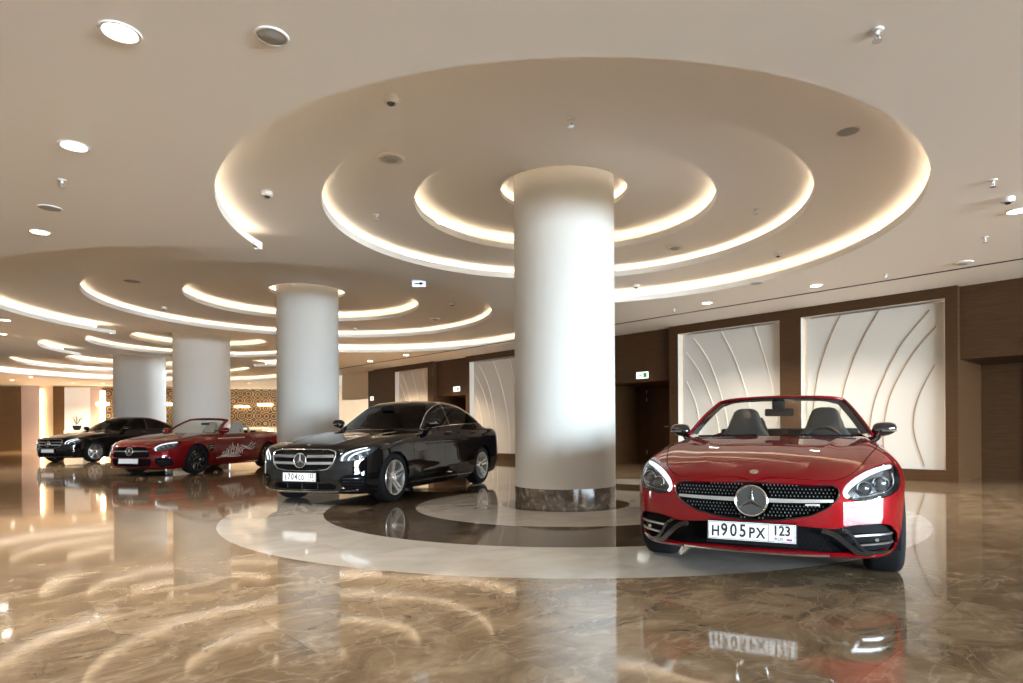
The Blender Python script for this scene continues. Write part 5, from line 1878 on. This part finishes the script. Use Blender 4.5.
    p = car.top(.175, 0); n_ = Vector(car.nrm(p)); M = Matrix.Translation(Vector(p)) @ n_.to_track_quat('Z', 'Y').to_matrix().to_4x4()
    b = MB().lathe([(0, .004), (.021, .004), (.027, .001), (.028, -.004)], 28); b.xform(M); b.build('bonnet_badge', M_chrome, R, True, .5)
    # lower openings
    lo_ = recess('lower_intake', lowp, M_mesh, R, .06)
    for y in (-.24, 0, .24):
        fb_ = MB(); p = car.front(y, .25); fb_.hexa([(p[0] - .004, y - .008, .222), (p[0] + .05, y - .008, .222), (p[0] + .05, y + .008, .222), (p[0] - .004, y + .008, .222), (p[0] - .004, y - .008, .298), (p[0] + .05, y - .008, .298), (p[0] + .05, y + .008, .298), (p[0] - .004, y + .008, .298)])
        fb_.build('intake_strut', M_gloss_black, lo_)
    for sg, sp in zip((1, -1), sidep):
        si = recess('side_intake', sp, M_mesh, R, .05, (.9, -.35 * sg, 0))
        for z in (.285, .325, .365):
            bb = MB(); pts, nn = path_front(car, [(sg * .585, z), (sg * .70, z + .002), (sg * .80, z)], -.016, 6)
            ribbon(bb, pts, nn, .010, .012); bb.build('intake_blade', M_gloss_black, si)
    tr = MB(); pts, nn = path_front(car, [(y, .196 + .012 * (abs(y) / .7)**3) for y in np.linspace(-.74, .74, 15)], .002, 4)
    ribbon(tr, pts, nn, .012, .008); tr.build('bumper_trim', M_chrome, R)
    plate(R, np.array(car.front(0, .385)) + np.array((-.022, 0, 0)), (-1, 0, .04), *num, blank=blank)
    b = MB(); p = car.front(0, .385); b.box((p[0] - .008, -.2, .34), (p[0] + .03, .2, .41)); b.build('plate_bracket', M_black, R)
    # headlamps with two stacked light guides
    for sg, lp_ in zip((1, -1), lamps):
        hl = lamp(car, R, lp_, 'headlight', .08, (.80, -.45 * sg, 0), M_gloss_black if False else None)
        for pp_, r in (([(.578, .598), (.590, .655), (.650, .705), (.73, .740), (.80, .764)], .011), ([(.655, .605), (.668, .640), (.715, .682), (.77, .712), (.825, .740)], .010)):
            d = MB(); pts = [Vector(car.front(sg * y, z)) + Vector((.014, -.010 * sg, -.002)) for y, z in smooth_poly(pp_, 6, False)]
            d.tube(pts, [r * (1.15 - .5 * k / len(pts)) for k in range(len(pts))], 8); d.build('daylight_tube', M_drl, hl, True)
        lamp_projector(hl, car, sg * .735, .640, .030, .02)
        lamp_projector(hl, car, sg * .80, .690, .028, .02)
    for t in tl:
        patch('tail_lamp', t, mat('tail_red', (.25, .01, .01), .1, coat=1) if 'tail_red' not in bpy.data.materials else bpy.data.materials['tail_red'], R)
    for s in (ax, s_r):
        wheel_arch(car, R, s, zr, .372, .45, .875)
        for sg in (-1, 1):
            wheel(R, s, sg * .795, zr, zr, .235, .245, rimstyle, m_rim, sg)
    sl = MB()
    b_ = MB(); b_.box((ax + .38, -.80, .14), (s_r - .38, .80, .20)); b_.build('underbody', M_dark, R)
    for sg in (1, -1):
        door_mirror(car, R, 1.98, .985, sg, m_paint, .92)
        st = MB(); pp = [car.side(s, .235, sg, .004) for s in np.linspace(ax + .46, s_r - .46, 14)]
        ribbon(st, pp, [car.nrm(p) for p in pp], .014, .006); st.build('sill_trim', M_chrome, R)
    interior(R, 1.62, 4.0, .72, .25, .985)
    for sg in (1, -1):
        seat(R, 2.62, sg * .38, .50, M_leather, None, .80, False)
        seat(R, 3.48, sg * .38, .52, M_leather, None, .74, False, 'rear_seat')
    for sg in (1, -1):
        wp_ = MB(); y0 = -.05 if sg > 0 else .60
        pts = [car.top(1.53 + .16 * (y / .6)**2 * .5, y, .012) for y in np.linspace(y0 - .55, y0, 12)]
        wp_.tube(pts, .007, 6); wp_.build('wiper', M_black, R)
    b = MB(); b.box((2.05, -.11, 1.30), (2.075, .11, 1.36)); bevel_obj(b.build('interior_mirror', M_black, R), .012)
    return R, car
def sym2(half):
    """closed (s, y) outline given for y >= 0 (cut uses |y|, so extend past the centre line)"""
    return [(half[0][0], -.2)] + half + [(half[-1][0], -.2)]
ECL.update(four=True, ws_top=1.445, rw=(3.74, 4.36), bp=2.735, cp=3.57,
    dlo=smooth_poly([(1.845, .995), (1.96, 1.085), (2.15, 1.215), (2.35, 1.325), (2.6, 1.398), (2.9, 1.420), (3.2, 1.405), (3.5, 1.348), (3.8, 1.240), (3.98, 1.145), (4.00, 1.108), (3.6, 1.096), (3.05, 1.075), (2.5, 1.050), (2.1, 1.022)], 6))
FN_ECL = make_sedan(ECL)
ECL_CAR = build_sedan(FN_ECL, ECL, ECL_POS, ECL_RZ, ECL_AX, 'glossy black sedan with chrome two bar grille, parked left of the nearest pillar', M_blackpaint, ('E704CO', '123'), False, 'twin', M_satin, .018, 'sedan_car')
SLR = dict(L=4.63,
    w=table([(0, .84), (.3, .89), (.6, .925), (.95, .935), (1.4, .922), (2.2, .918), (3.0, .93), (3.475, .94), (4.1, .90), (4.63, .80)]),
    sec=table([(0.0, .16), (.15, .10), (.25, .055), (.35, .025), (.5, .0), (.62, .004), (.72, .020), (.80, .045), (.90, .10), (1.0, .20)], -.3, 2, .03),
    tc=table([(0, .66), (.08, .71), (.3, .79), (.7, .865), (1.1, .915), (1.6, .955), (1.9, .965), (2.6, .97), (3.5, .985), (4.1, .975), (4.5, .90)]),
    td=table([(0, .05), (.4, .055), (.9, .05), (1.5, .04), (3.6, .045), (4.6, .05)]),
    fb=table([(0, 0), (.3, .0), (.85, .018), (1.4, .010), (2.0, .0), (2.8, 0), (3.4, .02), (4.4, 0)]), fy=.72,
    pf=table([(0, 0), (.2, .008), (.4, .03), (.55, .07), (.7, .15), (.8, .27), (.88, .44), (.93, .65)], -.3, 1.3, .03),
    vf=table([(.10, .14), (.18, .06), (.25, .02), (.33, .0), (.42, 0), (.52, .012), (.60, .03), (.66, .055), (.70, .09), (.75, .18), (.80, .36), (.86, .7)], -.3, 1.6, .02),
    pr=table([(0, 0), (.4, .03), (.65, .11), (.8, .26), (.9, .55)], -.3, 1.3, .03),
    vr=table([(.15, .2), (.3, .05), (.5, .0), (.75, .03), (.88, .06), (.95, .12)], -.3, 1.6, .03),
    bz=table([(0, .15), (.3, .14), (.6, .15), (4.0, .17), (4.63, .30)]),
    wheels=[(.97, .335, .012), (3.475, .335, .015)],
    lines=[((.76, .84), 1.0, 4.4, .014, .03)],
    ridges=[(.34, .56, .12, 1.6, .010, .05)],
    kt=.11, kf=.09)
FN_SLR = make_fn(SLR)
SLR_POS, SLR_RZ, SLR_AX = Vector((-8.76, 14.59, 0)), math.radians(77.0), .97
CPE = dict(ECL)
CPE['roof'] = table([(1.30, .86), (1.55, 1.01), (1.8, 1.15), (2.1, 1.335), (2.4, 1.455), (2.75, 1.510), (3.1, 1.512), (3.5, 1.462), (3.9, 1.36), (4.2, 1.25), (4.5, 1.13), (4.8, 1.0)])
FN_CPE = make_sedan(CPE)
CPE_POS, CPE_RZ, CPE_AX = Vector((-15.24, 20.42, 0)), math.radians(75.0), .84
CPE.update(four=False, ws_top=1.465, rw=(3.70, 4.45), bp=2.90, cp=3.70,
    dlo=smooth_poly([(1.845, .995), (1.96, 1.075), (2.15, 1.225), (2.4, 1.36), (2.7, 1.425), (3.0, 1.435), (3.3, 1.405), (3.6, 1.33), (3.85, 1.215), (3.94, 1.12), (3.6, 1.096), (3.05, 1.075), (2.5, 1.050), (2.1, 1.022)], 6))
CPE_CAR = build_sedan(FN_CPE, CPE, CPE_POS, CPE_RZ, CPE_AX, 'black coupe with a blank white plate, farthest of the four cars at the back left', M_blackpaint, ('', ''), True, 'five', M_satin, .028, 'coupe_car', False)

def build_slr():
    R = car_root('roadster_car', SLR_POS, SLR_RZ, SLR_AX, 'dark red open roadster with white line drawing on its door, between black coupe and pillar')
    q, ax, s_r, zr = SLR, SLR_AX, 3.475, .335
    car = Car(FN_SLR, (-.06, -1.04, .08), (q['L'] + .1, 1.04, 1.10), .022, q['L'])
    car.remove_circle(ax, zr, .365); car.remove_circle(s_r, zr, .365)
    car.take('top', [(1.62, 0.0), (1.64, .25), (1.70, .50), (1.84, .745), (1.98, .755), (3.10, .72), (3.30, .66), (3.42, .45), (3.44, 0.0), (3.44, -.2), (1.62, -.2)], zmin=.6)
    G = rounded(sym([(0, .655), (.355, .645), (.455, .575), (.485, .470), (.470, .415), (0, .405)]), .025)
    gp = car.take('front', G, smaxx=.6)
    low = rounded(sym([(0, .385), (.50, .385), (.53, .33), (.47, .215), (0, .205)]), .02)
    lowp = car.take('front', low, smaxx=.6)
    si_ = rounded([(.585, .375), (.64, .415), (.80, .395), (.835, .33), (.825, .235), (.66, .185), (.60, .26)], .03)
    sip = [car.take('front', si_ if sg > 0 else mirror_y(si_), smaxx=.75) for sg in (1, -1)]
    lampp = rounded([(.535, .555), (.540, .620), (.60, .700), (.70, .742), (.81, .762), (.862, .720), (.835, .615), (.72, .562), (.60, .540)], .03)
    lamps = [car.take('front', lampp if sg > 0 else mirror_y(lampp), gap=.002, smaxx=.98) for sg in (1, -1)]
    hood = car.take('top', smooth_poly([(.10, -.2), (.10, .1), (.11, .36), (.16, .50), (.30, .60), (.65, .69), (1.10, .76), (1.48, .79), (1.58, .76), (1.56, .55), (1.52, .25), (1.51, 0.0), (1.51, -.2)], 6), gap=.004)
    doors = [car.take('side', rounded([(1.60, .27), (1.58, .60), (1.66, .85), (1.72, 1.15), (3.00, 1.15), (3.02, .85), (2.92, .60), (2.82, .27)], .06), gap=.004, side=sg, ymin=.45) for sg in (1, -1)]
    vents = [car.take('side', rounded([(1.30, .535), (1.33, .665), (1.50, .695), (1.49, .620), (1.42, .520)], .02), side=sg, ymin=.45) for sg in (1, -1)]
    patch('body_shell', (car.V, car.F, car.N), M_dred, R, depth=.010)
    patch('bonnet', hood, M_dred, R, depth=.010)
    for sg, v in zip((1, -1), vents):
        vo = recess('fender_vent', v, M_mesh, R, .03, (0, -sg, 0))
        for z in (.575, .625):
            bb = MB(); pp = [car.side(s, z + (s - 1.32) * .15, sg, -.006) for s in np.linspace(1.33, 1.47, 5)]
            ribbon(bb, pp, [car.nrm(p) for p in pp], .012, .008); bb.build('vent_blade', M_satin, vo)
    M_decal = mat('white_decal', (.80, .76, .74), .5)
    for sg, d in zip((1, -1), doors):
        dd = patch('door', d, M_dred, R, depth=.010)
        hb = MB(); hp = [car.side(s, .83, sg, .014) for s in np.linspace(2.72, 2.90, 6)]
        ribbon(hb, hp, [car.nrm(p) for p in hp], .028, .012); hb.build('door_handle', M_dred, dd)
        # white line drawing of a city skyline and waves, with a line of small lettering above
        art = MB()
        def stroke(pts, w=.012):
            pp = [car.side(s, z, sg, .003) for s, z in pts]
            ribbon(art, pp, [car.nrm(p) for p in pp], w, .002)
        X = lambda u: (1.56 + u * 1.40) if sg < 0 else (1.56 + u * 1.40)
        for k in range(4):
            stroke([(X(t), .335 + .022 * k + .055 * t + .014 * math.sin(9 * t + k)) for t in np.linspace(.02 + .05 * k, .62 - .04 * k, 16)])
        for u, hgt, wd in ((.18, .10, .05), (.26, .16, .04), (.33, .23, .05), (.40, .29, .035), (.46, .20, .06), (.53, .25, .04), (.60, .15, .06)):
            b0 = .385 + .06 * u
            stroke([(X(u) - wd, b0), (X(u) - wd * .8, b0 + hgt * .6), (X(u), b0 + hgt), (X(u) + wd * .8, b0 + hgt * .6), (X(u) + wd, b0)], .013)
            stroke([(X(u), b0), (X(u), b0 + hgt * .55)], .010)
        for k in range(3):
            stroke([(X(.60 + .36 * t), .47 + .05 * k + .12 * t + .045 * math.sin(6 * t + k * .8)) for t in np.linspace(0, 1 - .12 * k, 14)], .013)
        stroke([(X(.82), .60), (X(.90), .70), (X(.94), .62), (X(1.0), .68)], .014)
        art.build('line_drawing', M_decal, dd)
        tx = MB()
        s = 1.66
        rnd = random.Random(5)
        while s < 2.56:
            w_ = rnd.uniform(.03, .07)
            pp = [car.side(s + w_ * t, .805 + .018 * (s - 1.6), sg, .003) for t in (0, .5, 1)]
            ribbon(tx, pp, [car.nrm(p) for p in pp], .020, .002)
            s += w_ + .018
        tx.build('door_lettering', M_decal, dd)
    gr = recess('grille', gp, M_mesh, R, .05, shrink=.02)
    for sg in (1, -1):
        bb = MB(); pts, nn = path_front(car, [(sg * .09, .548), (sg * .25, .549), (sg * .455, .550)], -.006, 7)
        ribbon(bb, pts, nn, .024, .014); bb.build('grille_bar', M_chrome, gr)
    pins = MB()
    for j in range(9):
        z = .425 + j * .026
        for i in range(-16, 17):
            y = i * .029 + (.0145 if j % 2 else 0)
            if math.hypot(y, z - .545) < .11 or poly_sd(G, np.array([y]), np.array([z]))[0] > -.012 or abs(z - .549) < .02: continue
            x = car.front(y, z)[0] + .02; r = .007
            pins.add([(x - .008, y, z), (x, y - r, z), (x, y, z + r), (x, y + r, z), (x, y, z - r)], [(0, 1, 2), (0, 2, 3), (0, 3, 4), (0, 4, 1)])
    pins.build('grille_pins', M_dark, gr)
    star_emblem(gr, np.array(car.front(0, .545)) + np.array((-.006, 0, 0)), (-1, 0, .06), .098)
    lo_ = recess('lower_intake', lowp, M_mesh, R, .06)
    for sg, s_ in zip((1, -1), sip):
        o = recess('side_intake', s_, M_mesh, R, .05, (.9, -.35 * sg, 0))
        for z in (.27, .325):
            bb = MB(); pts, nn = path_front(car, [(sg * .63, z), (sg * .73, z), (sg * .815, z)], -.014, 6)
            ribbon(bb, pts, nn, .012, .012); bb.build('intake_blade', M_gloss_black, o)
    lip = MB(); pts, nn = path_front(car, [(y, .185) for y in np.linspace(-.72, .72, 15)], .0, 3)
    ribbon(lip, pts, nn, .020, .014); lip.build('front_lip', M_gloss_black, R)
    plate(R, np.array(car.front(0, .335)) + np.array((-.024, 0, 0)), (-1, 0, .08), '', '', blank=True)
    b = MB(); p = car.front(0, .335); b.box((p[0] - .010, -.2, .30), (p[0] + .06, .2, .36)); b.build('plate_bracket', M_black, R)
    for sg, lp_ in zip((1, -1), lamps):
        hl = lamp(car, R, lp_, 'headlight', .08, (.80, -.45 * sg, 0))
        d = MB(); pts = [Vector(car.front(sg * y, z)) + Vector((.012, -.010 * sg, -.002)) for y, z in smooth_poly([(.60, .565), (.575, .61), (.62, .675), (.71, .715), (.81, .738)], 6, False)]
        d.tube(pts, .013, 8); d.build('daylight_tube', M_drl, hl, True)
        for y, z in ((.67, .625), (.735, .645), (.795, .668)):
            lamp_projector(hl, car, sg * y, z, .026, .02)
    for s in (ax, s_r):
        wheel_arch(car, R, s, zr, .372, .45, .885)
        for sg in (-1, 1):
            wheel(R, s, sg * .805, zr, zr, .245, .255, 'multi', M_gloss_black, sg)
    interior(R, 1.70, 3.35, .72, .22, .925)
    for sg in (1, -1):
        seat(R, 2.72, sg * .39, .43, M_greyleather, M_leather, .80)
        hp = MB(); a = [(3.18, sg * .39 + .17 * math.cos(t), .90 + .20 * min(1, math.sin(t) * 1.4)) for t in np.linspace(.05, PI - .05, 17)]
        hp.tube(a, .035, 10); hp.build('roll_hoop', M_greyleather, R, True)
        door_mirror(car, R, 1.92, .90, sg, M_dred, .85)
    b = MB(); b.box((3.22, -.70, .30), (3.28, .70, 1.0)); bevel_obj(b.build('rear_bulkhead', M_dark, R), .02)
    windscreen(R, [(1.63, 0, .965), (1.65, .25, .965), (1.71, .50, .965), (1.84, .75, .962)],
               [(2.27, 0, 1.290), (2.28, .25, 1.286), (2.305, .47, 1.274), (2.345, .575, 1.255)], M_dred, M_wind, .06, .024, .06)
    b = MB(); b.box((2.24, -.12, 1.14), (2.265, .12, 1.20)); bevel_obj(b.build('interior_mirror', M_black, R), .012)
    return R, car
SLR_CAR = build_slr()
# ------------------------------------------------------------------ look
sc = bpy.context.scene
sc.view_settings.view_transform = 'Standard'
sc.view_settings.look = 'None'
sc.view_settings.exposure = 0.98
sc.view_settings.gamma = 1.0
sc.view_settings.use_curve_mapping = False
sc.cycles.use_denoising = True
sc.cycles.max_bounces = 8
sc.cycles.diffuse_bounces = 5
sc.cycles.glossy_bounces = 4
sc.cycles.transparent_max_bounces = 12
sc.cycles.sample_clamp_indirect = 6.0
sc.cycles.caustics_reflective = False
sc.cycles.caustics_refractive = False
